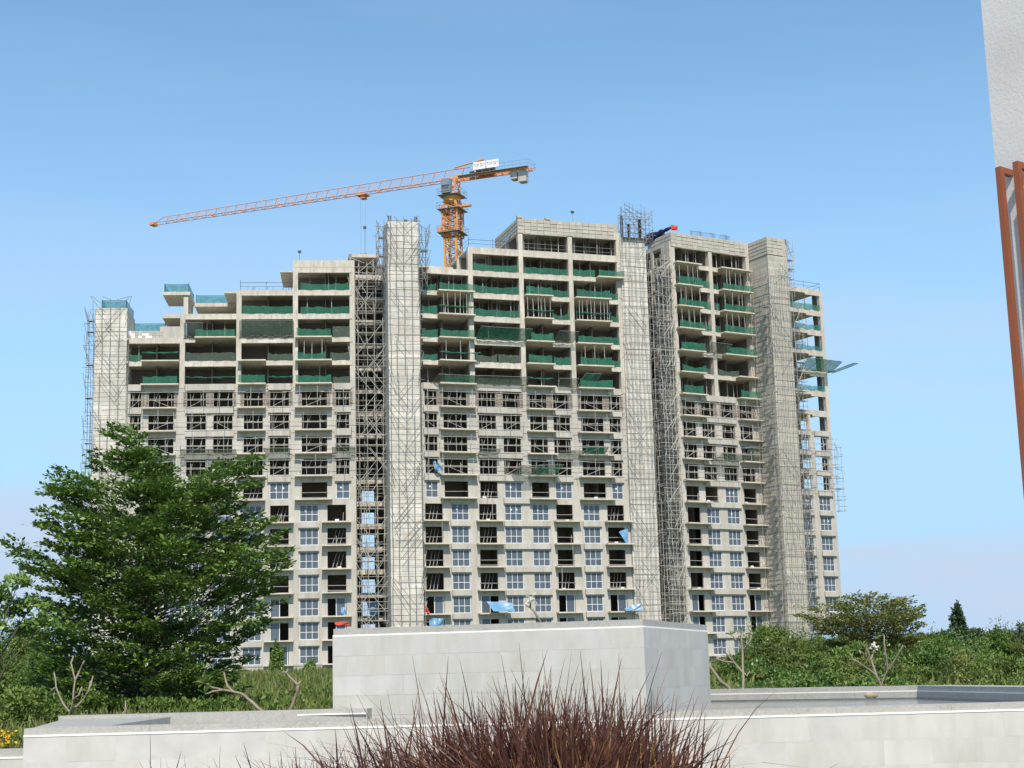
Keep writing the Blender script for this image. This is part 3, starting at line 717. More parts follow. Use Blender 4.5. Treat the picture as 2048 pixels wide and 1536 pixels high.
# ---- right block with its towers
Rb = [(-6.15, .9, 19), (.9, 8.2, 19)]
floor_slabs(FR, BR, Rb, 0, 19, 13); interior(FR, BR, Rb, 1, 13, 5)
for u in (-5.85, .9, 7.85):
    FR.build(MB().box(u - .32, u + .32, -.04, .75, ZL[12] - .4, ZL[19] + .1), 'column', 'raw_concrete', BR)
for k in range(0, 7):
    kind = 'd' if k < 3 else 'o'
    ops = [(-5.32, -3.09, kind, .1, 2.34), winA(-1.9, .36), winA(1.75, 3.98), (4.95, 7.24, kind, .1, 2.34)]
    wall_row(FR, BR, k, -6.15, 8.25, ops, spand=[(-2.1, 4.2)], bal=[(-5.95, -1.6), (4.4, 9.35)])
FR.build(MB().box(-6.15, 8.25, .02, 13, GZ - 1, ZL[0]), 'plinth', 'plaster', BR)
opsR = [(-5.39, -3.13), (-2.02, .23), (1.59, 3.87), (4.93, 7.21)]; bR = [(-5.9, -1.45), (4.45, 9.25)]
wall_row(FR, BR, 7, -6.15, 8.25, [opA(*opsR[0]), opA(*opsR[1]), winA(*opsR[2]), opA(*opsR[3])], spand=[(-2.1, 4.2)], bal=bR)
for k in range(8, 12):
    wall_row(FR, BR, k, -6.15, 8.25, [(a, b, 'o', .25, 2.36) for a, b in opsR], spand=[(-2.2, 4.1)], bal=bR)
    tube_rail(FR, k, -6, 8.2, opsR, 'pale tube railing across the right block, %s unglazed storey from below' % ORD[k - 7])
brick_piers(FR, BR, 11, opsR, -6, 8.1)
for k in range(12, 20):
    for i, (a, b, top) in enumerate(Rb):
        bal = None
        if k < 19: bal = (-5.9, -1.4) if i == 0 else ((2.2, 7.95) if k >= 14 else (4.5, 9.3))
        if bal:
            balcony(FR, BR, k, *bal)
            for p0, p1 in ((a + .3, bal[0]), (bal[1], b - .3)):
                if p1 - p0 > .6: edge_beam(FR, BR, k, p0, p1)
        else: edge_beam(FR, BR, k, a + .3, b - .3, .9)
formwork(FR, BR, -6.15, 8.2, -.1, ZL[19] - .85, 4, 6)
# the left flank of the right block: blank lower lifts, open frame above
for k in range(0, 19):
    z0, z1 = ZL[k], ZL[k + 1]; mb = MB()
    if k < 12: mb.box(-6.4, -6.16, .05, 6, z0 + .02, z1 - .03)
    else: mb.box(-6.4, -6.16, .05, 2.2, z0 + .02, z1 - .03).box(-6.38, -6.16, 2.201, 6, z1 - .6, z1 - .03).box(-6.4, -6.16, 4.3, 4.9, z0 + .02, z1 - .61)
    FR.build(mb, 'flank_wall', 'tower_stained', BR)
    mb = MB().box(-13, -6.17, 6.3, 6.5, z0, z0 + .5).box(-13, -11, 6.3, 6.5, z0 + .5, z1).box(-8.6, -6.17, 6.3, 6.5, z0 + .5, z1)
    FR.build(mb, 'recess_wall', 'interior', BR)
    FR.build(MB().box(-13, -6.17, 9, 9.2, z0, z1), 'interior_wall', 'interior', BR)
T3 = at(1535, 475, 222.5).z
tower(FR, BR, 8.3, 12.0, -4.3, 5, T3 - 2.6, 'tower_stained')
formwork(FR, BR, 8.25, 12.05, -4.35, T3 - 2.55, 5, 9)
def Rn(i, k, a, b, y=-.05, m='green_net', wh='floor edge', **kw): net(FR, k, a, b, y, nlab(k, 19, ('left', 'right')[i], 'right', where=wh), m, **kw)
for k in (17, 16, 15): Rn(0, k, -5.8, -1.5, -1.02, wh='balcony'); Rn(0, k, -1.2, .5); Rn(1, k, 2.3, 7.9, -1.02, wh='balcony'); Rn(1, k, 1.2, 2.1)
Rn(0, 14, -5.8, -1.5, -1.02, wh='balcony'); Rn(1, 14, 2.4, 7.9, -1.02, wh='balcony'); Rn(0, 13, -5.8, -1.6, -1.02, wh='balcony', sag=.22); Rn(0, 13, -1.3, .4, m='grey_net'); Rn(1, 13, 1.3, 5.2, m='grey_net', sag=.2)
Rn(0, 12, -5.6, -2.2, -1.02, wh='balcony'); Rn(1, 12, 4.6, 9.2, -1.02, wh='balcony')
fan(FR, 14, -1.3, 2.4, 'green catch net in two wings between balconies of the right block', 1.6, 1.3, 'grey_net', .5)
fan(FR, 9, -1.3, 3.9, 'grey catch net full of debris on the right block', 2.2, .7, 'grey_net', .9)
fan(FR, 9, 5.2, 8.4, 'pale upright net leaning over a balcony of the right block', 1.0, 2.2, 'grey_net', .3)
for k, i, n in ((18, 0, 9), (18, 1, 9), (17, 0, 7), (17, 1, 7), (16, 0, 7), (16, 1, 7), (15, 0, 7), (15, 1, 7), (12, 0, 3), (12, 1, 6)):
    props(FR, k, Rb[i][0] + .5, Rb[i][1] - .5, n)
for k in (17, 16, 15): props(FR, k, -5.7, -1.6, 4, -.9, -.6); props(FR, k, 2.4, 7.8, 5, -.9, -.6)
# far right wing, set back
Fb = [(-9.5, 2.4, 18)]
floor_slabs(FF, BR, Fb, 1, 18, 8)
for k in range(1, 18):
    z0, z1 = ZL[k], ZL[k + 1]
    for bx_ in ((2.05, 2.39, 1.2, 2.0), (2.0, 2.4, 6.8, 7.6), (-2.2, -1.7, 6.9, 7.5)): FF.build(MB().box(*bx_, z0 + .1, z1 - .12), 'rear_column', 'interior', BR)
    FF.build(MB().box(-9.4, -5.0, 7.5, 7.7, z0 + .1, z1 - .12), 'rear_wall', 'interior', BR)
    FF.build(MB().box(-9.4, 2.4, 7.2, 7.6, z1 - .65, z1 - .13), 'rear_beam', 'interior', BR)
    if k < 8: FF.build(MB().box(2.2, 2.39, 2.01, 6.79, z0 + .1, z1 - .12), 'side_wall', 'interior', BR)
    if k < 8: FF.build(MB().box(-9.4, 2.0, 5, 5.2, z0 + .1, z1 - .12), 'interior_wall', 'interior', BR)
for k in range(1, 8):
    wall_row(FF, BR, k, -9.4, 2.4, [(-4.3, -2.45, 'w2', .14, 2.34), winA(-.9, 1.42)], spand=[(-4.6, -2.2), (-1.1, 1.9)])
for k in range(8, 11):
    wall_row(FF, BR, k, -9.4, 2.4, [(-4.4, -2.3, 'o', .25, 2.36), (-1.1, 1.5, 'o', .25, 2.36)], spand=[(-4.6, -2.1), (-1.2, 1.8)])
    tube_rail(FF, k, -4.6, 2.6, [(-4.4, -2.3), (-1.1, 1.5)], 'tube railing across the set back right wing, %s unglazed storey from below' % ORD[k - 7], braces=True)
FF.build(MB().box(1.75, 2.4, -.03, .5, ZL[11], ZL[18] + .1), 'column', 'raw_concrete', BR)
FF.build(MB().box(-2.3, -1.75, -.03, .4, ZL[11] + .1, ZL[12] - .6), 'column', 'raw_concrete', BR)
FF.build(MB().box(-9.4, -4.7, 0, .4, ZL[11], ZL[18]), 'column', 'raw_concrete', BR)
for k in range(11, 19):
    mb = MB().box(-4.7, -1.2, 0, .3, ZL[k] - .5, ZL[k] + .2).box(-1.2, 1.75, -.02, .3, ZL[k] - .75, ZL[k] + .2)
    FF.build(mb, 'edge_beam', 'raw_concrete', BR)
for k in (17, 16, 15, 13):
    net(FF, k, -4.6, 1.6, -.05, 'teal net on the set back right wing, %s storey below its roof' % ORD[18 - k], 'teal_net' if k != 17 else 'green_net', h=1.0)
fan(FF, 14, -4.4, 2.6, 'wide green catch net sticking out at the right edge of the building', 2.6, 1.4, 'green_net', .6)
fan(FF, 14, 2.2, 3.4, 'blue grey catch net wing projecting past the right edge of the building', 2.9, 1.3, 'teal_net', 2.9)
for k, n in ((17, 7), (16, 5), (15, 5)): props(FF, k, -4.5, 1.0, n, .5, 2.5)
roof_rail(FF, [(-4.5, .3), (2.2, .3), (2.2, 5)], ZL[18] + .25, 'thin railing on the roof of the set back right wing')

# ---- scaffolds
zs = GZ
scaffold([(FL, -31.3, -30.5, -.8, .8, zs, ZL[15] + .5, .9, 1.5, 26), (FL, -30.6, -26.0, -.75, -.6, zs, ZL[15] + 1.9, 1.2, 1.25, 30)], 'tube scaffold around the leftmost tower, rising beside the big tree')
scaffold([(FC, -2.9, 2.6, -3.6, -1.4, zs, ZL[17] + 1.2, 1.1, 1.55, 70), (FC, -2.8, 2.5, -.5, -.35, zs, ZL[17], 1.6, 1.55, 24)], 'dense tube scaffold filling the recess left of the tall tower', 'pale_tube')
scaffold([(FT1, -1.9, 2.1, -.7, -.5, zs, T1 + .2, 1.0, 1.15, 46), (FT1, 2.4, 3.3, -.4, 1.6, ZL[16], T1 - .8, .9, 1.2, 16), (FT1, -3.3, -2.5, -.4, 2.4, ZL[16], T1 - .6, .8, 1.3, 20)], 'tube scaffold on the tall tower left of the crane mast')
z2 = at(1262, 470, 214).z
scaffold([(FM, 26.2, 29.9, -.95, -.75, zs, z2 + 4.2, .62, 1.05, 30), (FM, 26.3, 30.8, -.9, .4, z2 - .4, z2 + 3.6, 1.1, 1.3, 9)], 'tube scaffold on the tower between middle and right blocks')
for i, u in enumerate((26.5, 27.6, 29.3)):
    mb = MB()
    for j in range(9): mb.tube((u + (j % 3) * .14, .2 + (j // 3) * .14, z2), (u + (j % 3) * .14, .2 + (j // 3) * .14, z2 + (3.4, 2.2, 3.0)[i]), .035)
    tag(FM.build(mb, 'rebar_cage', 'rebar'), ('tall dark rebar bundle at the left top corner of the tower beside the right block', 'shortest dark rebar bundle, middle of the tower top', 'dark rebar bundle at the right of the tower top')[i], 'rebar', 'rebar bundles on the tower top')
scaffold([(FR, -9.6, -6.9, -1.2, .4, zs, ZL[18], .75, 1.3, 44), (FR, -8.4, -6.7, 1.2, 4.5, zs, ZL[18], .85, 1.6, 10)], 'dense tube scaffold in the gap between middle and right blocks', 'pale_tube')
scaffold([(FR, 7.3, 8.0, -4.4, -1.0, zs, ZL[18] - 1, .7, 1.5, 14), (FR, 8.3, 12.0, -4.95, -4.8, zs, ZL[18], .55, 1.05, 16), (FR, 12.2, 13.2, -4.2, -2.4, ZL[17] - 1, T3 - .3, .9, 1.4, 12)], 'tube scaffold around the stained tower of the right block')
scaffold([(FF, -5.2, -3.6, -1.5, -.7, zs, ZL[17], .8, 1.5, 18), (FF, 2.7, 3.7, -.6, .8, ZL[7], ZL[10] + 1, 1, 1.7, 3)], 'tube scaffold on the set back right wing')

# ---- roof clutter and tarpaulins
def tarp(name, fr, pts, m, label, n=8, fold=.15):
    """draped cloth over four corner points (u, y, z)"""
    A, B, C, D = [Vector(q) for q in pts]; ph = rnd.uniform(0, 6)
    def fn(s, t):
        q = A.lerp(B, s).lerp(D.lerp(C, s), t); w = math.sin(s * 9 + ph) * .5 + math.sin(t * 7 + s * 4) * .5
        return q + Vector((0, fold * w, -fold * 1.4 * math.sin(math.pi * s) * math.sin(math.pi * t) + fold * .4 * w))
    return tag(fr.build(MB().sheet(fn, n, n), name, m, smooth=True), label, 'tarp', 'tarpaulins on the building site')
Z = ZL
tarp('tarpaulin', FM, [(4.6, -1.2, Z[2] + 1.55), (8.0, -1.3, Z[2] + 1.4), (8.2, -2.0, Z[2] + .25), (5.2, -2.2, Z[2] + .2)], 'blue_tarp', 'largest blue tarpaulin draped over a balcony above the stone block')
tarp('tarpaulin', FM, [(-2.3, -.6, Z[8] + 1.7), (-1.9, -.7, Z[8] + 1.75), (-.9, -.9, Z[8] + .7), (-2.0, -.9, Z[8] + .2)], 'blue_tarp', 'crumpled blue tarpaulin hanging beside the tall tower', fold=.3)
tarp('tarpaulin', FM, [(24.0, -.6, Z[5] + 1.7), (25.3, -.7, Z[5] + 2.1), (25.3, -.9, Z[5] + .2), (24.9, -.9, Z[5] + .1)], 'blue_tarp', 'blue tarpaulin hanging in a doorway of the middle block, right end', fold=.1)
tarp('tarpaulin', FM, [(24.3, -1.1, Z[2] + .45), (26.4, -1.2, Z[2] + 1.1), (26.6, -1.6, Z[2] + .15), (24.1, -1.6, Z[2] + .1)], 'blue_tarp', 'blue tarpaulin on the lowest right balcony of the middle block', fold=.2)
tarp('tarpaulin', FM, [(-3.3, -1.1, Z[1] + 2.4), (-1.4, -1.2, Z[1] + 2.5), (-1.5, -1.3, Z[1] + 1.2), (-3.4, -1.3, Z[1] + 1.2)], 'blue_tarp', 'dark blue tarpaulin just above the left part of the stone block', fold=.25)
tarp('tarpaulin', FM, [(-4.2, -1.1, Z[2] + 1.2), (-3.6, -1.1, Z[2] + 1.0), (-3.2, -1.3, Z[2] + .1), (-4.1, -1.3, Z[2] + .3)], 'red_cloth', 'small red cloth beside the foot of the tall tower', fold=.2)
tarp('tarpaulin', FL, [(1.2, -1.1, Z[1] + 2.3), (3.0, -1.2, Z[1] + 2.3), (3.1, -1.3, Z[1] + 1.9), (1.3, -1.3, Z[1] + 1.85)], 'red_cloth', 'red cloth hanging below a left block balcony, left of the stone block', fold=.15)
tarp('tarpaulin', FL, [(2.0, -.6, Z[2] + 1.2), (2.6, -.7, Z[2] + 1.1), (2.7, -.9, Z[2] + .1), (2.1, -.9, Z[2] + .1)], 'blue_tarp', 'pale blue cloth hanging in a left block doorway', fold=.2)
tarp('tarpaulin', FC, [(-.9, -1.0, Z[2] + 1.9), (.6, -1.1, Z[2] + 1.9), (.9, -1.2, Z[2] + .2), (-.4, -1.2, Z[2] + .1)], 'blue_tarp', 'pale blue cloth inside the scaffolded recess', fold=.2)
zr = ZL[19] + 1.3
nb = MB().chain([(-5.9 + .25 * math.sin(i * 1.3), 8.0 - i * .78, zr + .2 + .05 * i + .08 * math.sin(i * 2.0)) for i in range(11)], [.25 + .5 * math.sin(math.pi * min(1, (i + 1) / 9)) ** .7 + .06 * math.sin(i * 3) for i in range(11)], 8)
tag(FR.build(nb, 'tarpaulin', 'navy_tarp', smooth=True), 'navy tarpaulin bundle lying on the roof corner of the right block', 'tarp', 'tarpaulins on the building site')
tarp('tarpaulin', FR, [(-5.9, .1, zr + 1.15), (-4.9, -.1, zr + 1.05), (-4.8, -.12, zr + .3), (-5.9, .0, zr + .3)], 'red_cloth', 'red cloth at the end of the navy bundle on the right block roof', fold=.15)
tarp('tarpaulin', FM, [(10.6, 3.2, ZL[19] - .3), (10.5, 5.0, ZL[19] - .2), (10.3, 5.0, ZL[19] - 1.0), (10.3, 3.2, ZL[19] - 1.1)], 'blue_tarp', 'small blue tarpaulin on the side of the highest roof parapet', fold=.2)
for i, (a, b) in enumerate(((-.2, 1.9), (2.1, 4.6), (5.3, 7.2))):
    mb = MB(); z = ZL[19] + 1.2; y = 3.0
    for j in range(15): u = a + (b - a) * j / 14; mb.tube((u, y + .2 * math.sin(j * .5 + i), z), (u, y + .2 * math.sin(j * .5 + i), z + 1.9), .02)
    for zz in (.1, .95, 1.8): mb.tube((a, y, z + zz), (b, y, z + zz), .02)
    tag(FR.build(mb, 'rebar_mesh', 'rebar'), ('leftmost rebar mesh panel standing on the right block roof', 'middle and widest rebar mesh panel on the right block roof', 'rightmost rebar mesh panel on the right block roof')[i], 'rebar', 'rebar mesh panels on the right block roof')
def roof_lamp(fr, u, y, z, h, label):
    o = empty('flood_lamp', fr.w(u, y, z)); tag(o, label, 'lamp', 'small flood lamps on thin poles')
    fr.build(MB().tube((u, y, z), (u, y, z + h), .03), 'pole', 'steel_tube', o)
    fr.build(MB().box(u - .22, u + .22, y - .12, y + .12, z + h - .05, z + h + .28), 'lamp_head', 'crane_dark', o)
roof_lamp(FM, 19.2, .5, ZL[19] + 1.2, 1.7, 'small flood lamp on a pole above the highest middle block roof')
roof_lamp(FL, -3.4, 1.5, ZL[17] + .4, 2.2, 'small flood lamp on a pole above the left block roof')
roof_lamp(FT1, .6, 1.2, T1, .35, 'small flood lamp on top of the tall tower left of the crane')
roof_lamp(FC, -.6, 1.0, ZL[18] - .55, 4.4, 'small flood lamp on a tall pole above the scaffolded recess')
# ------------------------------------------------------------------ tower crane (flat top)
pc = at(905, 440, 235); FK = Fr(pc.x, pc.y, -20.6); ZJ = at(905, 361, 235).z
crane = empty('tower_crane', (pc.x, pc.y, GZ)); tag(crane, 'orange flat top tower crane rising behind the building with its long jib to the left', 'crane')
def lattice(mb, h0, h1, w, step, r=.075, rb=.045):
    for sx in (-1, 1):
        for sy in (-1, 1): mb.box(sx * w - r, sx * w + r, sy * w - r, sy * w + r, h0, h1)
    z = h0; f = 1
    while z < h1 - .1:
        e = min(z + step, h1)
        for a, b in (((-w, -w), (w, -w)), ((w, -w), (w, w)), ((w, w), (-w, w)), ((-w, w), (-w, -w))):
            mb.tube((*a, z), (*b, z), rb); p, q = (a, b) if f > 0 else (b, a)
            mb.tube((*p, z), (*q, e), rb)
        f = -f; z = e
mb = MB(); lattice(mb, GZ - .5, ZJ - 3.6, 1.0, 1.3, .15, .075)
FK.build(mb, 'mast', 'crane_mast_paint', crane)
mb = MB(); lattice(mb, ZJ - 9.4, ZJ - 4.2, 1.3, 1.04, .1, .06); FK.build(mb, 'climbing_frame', 'crane_orange', crane)
lad = MB()
for sx in (-.25, .25): lad.tube((sx, 0, GZ), (sx, 0, ZJ - 3), .03)
z = 50.
while z < ZJ - 3: lad.tube((-.25, 0, z), (.25, 0, z), .02); z += .35
FK.build(lad, 'ladder', 'steel_tube', crane)
for j, (zz, w) in enumerate(((ZJ - 5.0, 1.9), (ZJ - 8.8, 1.9), (ZJ - 2.7, 1.8))):
    pf = FK.build(MB().box(-w, w, -w, -1.0, zz, zz + .06).box(-w, w, 1.0, w, zz, zz + .06).box(-w, -1.0, -.99, .99, zz, zz + .06).box(1.0, w, -.99, .99, zz, zz + .06), 'platform', 'steel_tube', crane)
    rl = MB()
    for a, b in (((-w, -w), (w, -w)), ((w, -w), (w, w)), ((w, w), (-w, w)), ((-w, w), (-w, -w))):
        for h in (.55, 1.05): rl.tube((*a, zz + h), (*b, zz + h), .025)
        for q in (0, .33, .66): x, y = a[0] + (b[0] - a[0]) * q, a[1] + (b[1] - a[1]) * q; rl.tube((x, y, zz), (x, y, zz + 1.1), .025)
    o = rl.build('railing', 'steel_tube', pf)
FK.build(MB().box(1.0, 3.3, -.6, .1, ZJ - 4.7, ZJ - 4.35).box(-1.9, -1.2, -1.9, -1.1, ZJ - 8.7, ZJ - 7.9), 'pump_unit', 'crane_orange', crane)
FK.build(MB().prism([(1.35 * math.cos(i * math.pi / 8), 1.35 * math.sin(i * math.pi / 8)) for i in range(16)], ZJ - 3.6, ZJ - 2.75), 'slewing_ring', 'crane_mast_paint', crane)
tw = MB(); lattice(tw, ZJ - 2.7, ZJ + .2, .9, 1.4, .13, .07); FK.build(tw, 'slewing_tower', 'crane_orange', crane)
cab = FK.build(MB().prism([(-.95, -2.15), (.5, -2.15), (.5, -1.1), (-.95, -1.1)], ZJ - 2.55, ZJ - .25), 'cab', 'cab_grey', crane)
cb = MB().box(-.9, .45, -2.2, -2.16, ZJ - 1.4, ZJ - 1.35).box(-.9, .45, -2.2, -2.16, ZJ - 2.3, ZJ - 2.25)
for i in range(4): cb.box(-.85, .4, -2.19, -2.16, ZJ - 1.95 + i * .2, ZJ - 1.9 + i * .2)
cb.build('grille', 'crane_dark', cab)
jib = MB(); JL = 55.3; jw = .62
def jh(x): return 1.75 - .75 * (x / JL)          # truss depth along the jib
x = 0.; f = 0
for sy in (-jw, jw): jib.tube((-.9, sy, ZJ), (-JL, sy, ZJ), .085, .06)
jib.tube((3.2, 0, ZJ + 1.75), (0, 0, ZJ + 1.75), .09); jib.tube((0, 0, ZJ + jh(0)), (-JL + 2.2, 0, ZJ + jh(JL)), .075, .05)
jib.tube((-JL + 2.2, 0, ZJ + jh(JL)), (-JL, 0, ZJ + .1), .06)
while x < JL - 2.4:
    s = 1.9
    for sy in (-jw, jw):
        jib.tube((-x, sy, ZJ), (-x - s / 2, 0, ZJ + jh(x + s / 2)), .034); jib.tube((-x - s / 2, 0, ZJ + jh(x + s / 2)), (-x - s, sy, ZJ), .034)
    jib.tube((-x, -jw, ZJ), (-x, jw, ZJ), .045); jib.tube((-x, -jw, ZJ), (-x - s, jw, ZJ), .035)
    x += s
for j in range(1, 9): jib.box(-j * 6.2 - .3, -j * 6.2 + .3, -jw - .12, -jw + .12, ZJ - .18, ZJ + .12)
FK.build(jib, 'jib', 'crane_orange', crane)
tip = FK.build(MB().box(-JL - .4, -JL + .5, -jw - .1, jw + .1, ZJ - .25, ZJ + .2), 'jib_tip', 'crane_orange', crane)
cj = MB(); CL = 13.2
for sy in (-.75, .75): cj.box(0, CL, sy - .12, sy + .12, ZJ - .1, ZJ + .3)
xx = .8
while xx < CL: cj.tube((xx, -.75, ZJ + .1), (xx, .75, ZJ + .1), .06); cj.tube((xx, -.75, ZJ + .1), (xx + 1.1, .75, ZJ + .1), .04); xx += 1.1
for sy in (-.75, .75):
    cj.tube((3.2, 0, ZJ + 1.75), (4.6, sy, ZJ + .25), .06); cj.tube((0, 0, ZJ + 1.75), (1.2, sy, ZJ + .25), .05); cj.tube((1.2, sy, ZJ + .25), (2.2, 0, ZJ + 1.75), .05)
cjo = FK.build(cj, 'counter_jib', 'crane_orange', crane)
wk = MB().box(1.5, CL, -1.5, -.88, ZJ + .1, ZJ + .15).box(1.5, CL, .88, 1.5, ZJ + .1, ZJ + .15)
for h in (.6, 1.15):
    for sy in (-1.5, 1.5): wk.tube((4.5, sy, ZJ + h), (CL + .4, sy, ZJ + h), .022)
    wk.tube((CL + .4, -1.5, ZJ + h), (CL + .4, 1.5, ZJ + h), .025)
for i in range(8):
    for sy in (-1.5, 1.5): wk.tube((4.5 + i * 1.27, sy, ZJ + .1), (4.5 + i * 1.27, sy, ZJ + 1.2), .022)
wk.build('walkway', 'steel_tube', cjo)
MB().box(4.4, 7.2, -.7, .7, ZJ + .3, ZJ + 1.3).box(3.2, 3.9, -.4, .4, ZJ + .3, ZJ + .9).build('winch', 'crane_dark', cjo)
FK.build(MB().tube((.6, -.1, ZJ + 2.0), (5.0, -.1, ZJ + 2.55), .13).box(4.7, 5.5, -.4, .2, ZJ + 2.45, ZJ + 2.75).box(4.9, 5.1, -.2, 0, ZJ + .5, ZJ + 2.45), 'auxiliary_boom', 'crane_orange', crane)
for a, b, lo in ((10.1, 11.2, 1.35), (11.4, 12.7, 1.95)):
    FK.build(MB().box(a, b, -.6, .6, ZJ - lo, ZJ + .05).box(a + .2, b - .2, -.5, .5, ZJ - lo - .12, ZJ - lo), 'counterweight', 'counterweight', crane)
def lettering(txt, size):
    cv = bpy.data.curves.new('lettering', 'FONT'); cv.body = txt; cv.size = size; cv.align_x = 'CENTER'; cv.align_y = 'CENTER'; cv.extrude = .004; cv.space_character = 1.15
    t = bpy.data.objects.new('tmp', cv); COL.objects.link(t); dg = bpy.context.evaluated_depsgraph_get()
    me = bpy.data.meshes.new_from_object(t.evaluated_get(dg)); bpy.data.objects.remove(t); me.materials.clear(); me.materials.append(MAT['sign_ink']); return me
tm = lettering('TOP SKY', .56)
for a in (4.35, 6.55):
    sb = FK.build(MB().box(a, a + 2.05, -1.62, -1.56, ZJ + .62, ZJ + 1.85), 'sign_board', 'sign_white', crane)
    t = link('lettering', tm, sb, (a + 1.03, -1.63, ZJ + 1.24)); t.rotation_euler = (math.pi / 2, 0, 0); t.scale = (.78, 1.5, 1)
TX = -15.6
tr = FK.build(MB().box(TX - .9, TX + .9, -.8, .8, ZJ - .42, ZJ - .2).box(TX - .3, TX + .5, -.5, .5, ZJ - .95, ZJ - .42).tube((TX - .9, -.9, ZJ - .3), (TX - .9, -.9, ZJ + .7), .03).tube((TX + .9, -.9, ZJ - .3), (TX + .9, -.9, ZJ + .7), .03).tube((TX - .9, -.9, ZJ + .7), (TX + .9, -.9, ZJ + .7), .03), 'trolley', 'crane_orange', crane)
hk = at(722, 505, 240).z
MB().tube((TX - .45, 0, ZJ - .4), (TX - .45, 0, hk), .012).tube((TX + .45, 0, ZJ - .4), (TX + .45, 0, hk), .012).build('hoist_rope', 'crane_dark', tr)
MB().box(TX - .55, TX + .55, -.15, .15, hk - .9, hk).tube((TX, 0, hk - .9), (TX, 0, hk - 1.5), .05).build('hook_block', 'crane_orange', tr)
guy = MB()
for q in (0, 1, 2): guy.tube((-2.6 - q * .2, -1.0, ZJ - 14 - q * 1.2), (-.9, -.9, ZJ - 16.5 - q * 1.6), .05)
FK.build(guy, 'wall_tie', 'steel_tube', crane)

# ------------------------------------------------------------------ stone walls, planter and basin near the camera
def wall_tiles(parent, A, B, z0, z1, tw=.6, th=.3, m='stone_tile', bond=True):
    """single stone tiles on a wall face from plan point A to B, top row first"""
    A, B = Vector(A), Vector(B); d = B - A; ln = d.length; d.normalize(); ang = math.atan2(d.y, d.x); nrm = Vector((d.y, -d.x)); cache = {}
    rows = int(math.ceil((z1 - z0) / th)); pl = parent.location
    for r in range(rows):
        zt = z1 - r * th; zb = max(z0, zt - th); x = -(tw * .5 if (r % 2 and bond) else 0) - tw * .15
        while x < ln:
            a, b = max(0, x), min(ln, x + tw); x += tw
            if b - a < .03: continue
            key = (round(b - a, 2), round(zt - zb, 2))
            if key not in cache: cache[key] = MB().box(.0016, key[0] - .0016, -.012, .01, .0016, key[1] - .0016).mesh('tile', m)
            q = A + d * a + nrm * rnd.uniform(-.0012, .0012)
            link('tile', cache[key], parent, (q.x - pl.x, q.y - pl.y, zb - pl.z), ang)
def obox(mb, A, B, t, z0, z1, off=0.):
    """wall box whose front runs from plan point A to B, t metres thick"""
    A, B = Vector(A), Vector(B); d = (B - A).normalized(); n = Vector((-d.y, d.x)); A = A + n * off; B = B + n * off
    mb.prism([tuple(A), tuple(B), tuple(B + n * t), tuple(A + n * t)], z0, z1); return mb
def facing(parent, A, B, ztop, t, zbot, cop=.095, m_top='granite', over=0.):
    """core, tiles, white joint and granite coping of one wall"""
    pl = parent.location
    def mk(mb, nm, mt): return mb.build(nm, mt, parent, (-pl.x, -pl.y, -pl.z))
    mk(obox(MB(), A, B, t, zbot, ztop - cop, -.0112), 'wall_core', 'mortar')
    d = (Vector(B) - Vector(A)); n = max(1, int(d.length / 1.3))
    for i in range(n):
        P0, P1 = Vector(A) + d * (i / n), Vector(A) + d * ((i + 1) / n); e = d.normalized() * .0015
        mk(obox(MB(), P0 + e, P1 - e, t + .01, ztop - cop + .018, ztop + rnd.uniform(-.0015, .0015), -.005), 'coping_stone', m_top)
    mk(obox(MB(), A, B, .05, ztop - cop - .006, ztop - cop + .017, -.02), 'white_joint', 'white_joint')
    wall_tiles(parent, A, B, zbot, ztop - cop - .008)
YW = 19.4; ZT = at(716, 1439, YW).z
fl = at(48, 1464, YW - .25); flx, fly = fl.x, fl.y
front = empty('basin_wall', (2, YW, 0)); tag(front, 'long low pale stone wall with granite coping across the foreground', 'wall')
facing(front, (flx, fly), (9.5, YW + .1), ZT, .42, -.1)
lw = empty('planter_wall', (-6.6, 22, 0)); tag(lw, 'shallow stone planter behind the low wall, left of the stone block', 'planter')
pb = at(130, 1440, 24.5); bz = pb.z
def mkl(mb, nm, mt): return mb.build(nm, mt, lw, (-lw.location.x, -lw.location.y, 0))
AL = Vector((-2.79, 24.3))
rim_in0 = (pb.x + .1, pb.y - .35)
mkl(MB().prism([(flx, fly + .43), (flx + .95, fly + .43), (pb.x + 1.75, pb.y - .5), (pb.x, pb.y)], -.1, ZT + .004), 'left_rim', 'granite')
mkl(obox(MB(), (pb.x + .02, pb.y - .42), (-2.3, 23.75), .45, -.1, at(668, 1418, 24).z), 'back_rim', 'granite')
mkl(obox(MB(), (pb.x + 1.7, pb.y - .46), (-2.31, 23.71), .02, ZT - .025, ZT - .006), 'white_joint', 'white_joint')
mkl(MB().prism([(flx + .9, fly + .43), (-1.9, YW + .45), (-2.3, 23.72), (pb.x + 1.7, pb.y - .5)], -.1, ZT - .2), 'planter_bed', 'granite')
wall_tiles(lw, (pb.x, pb.y), (flx, fly + .43), -.1, ZT - .1)
low = empty('side_wall', (-8, YW, 0)); tag(low, 'lower pale stone wall at the bottom left corner, half hidden', 'wall')
facing(low, (-13, YW + .5), (flx - .02, YW + .45), at(10, 1500, YW + .5).z, .5, -.1, .1)
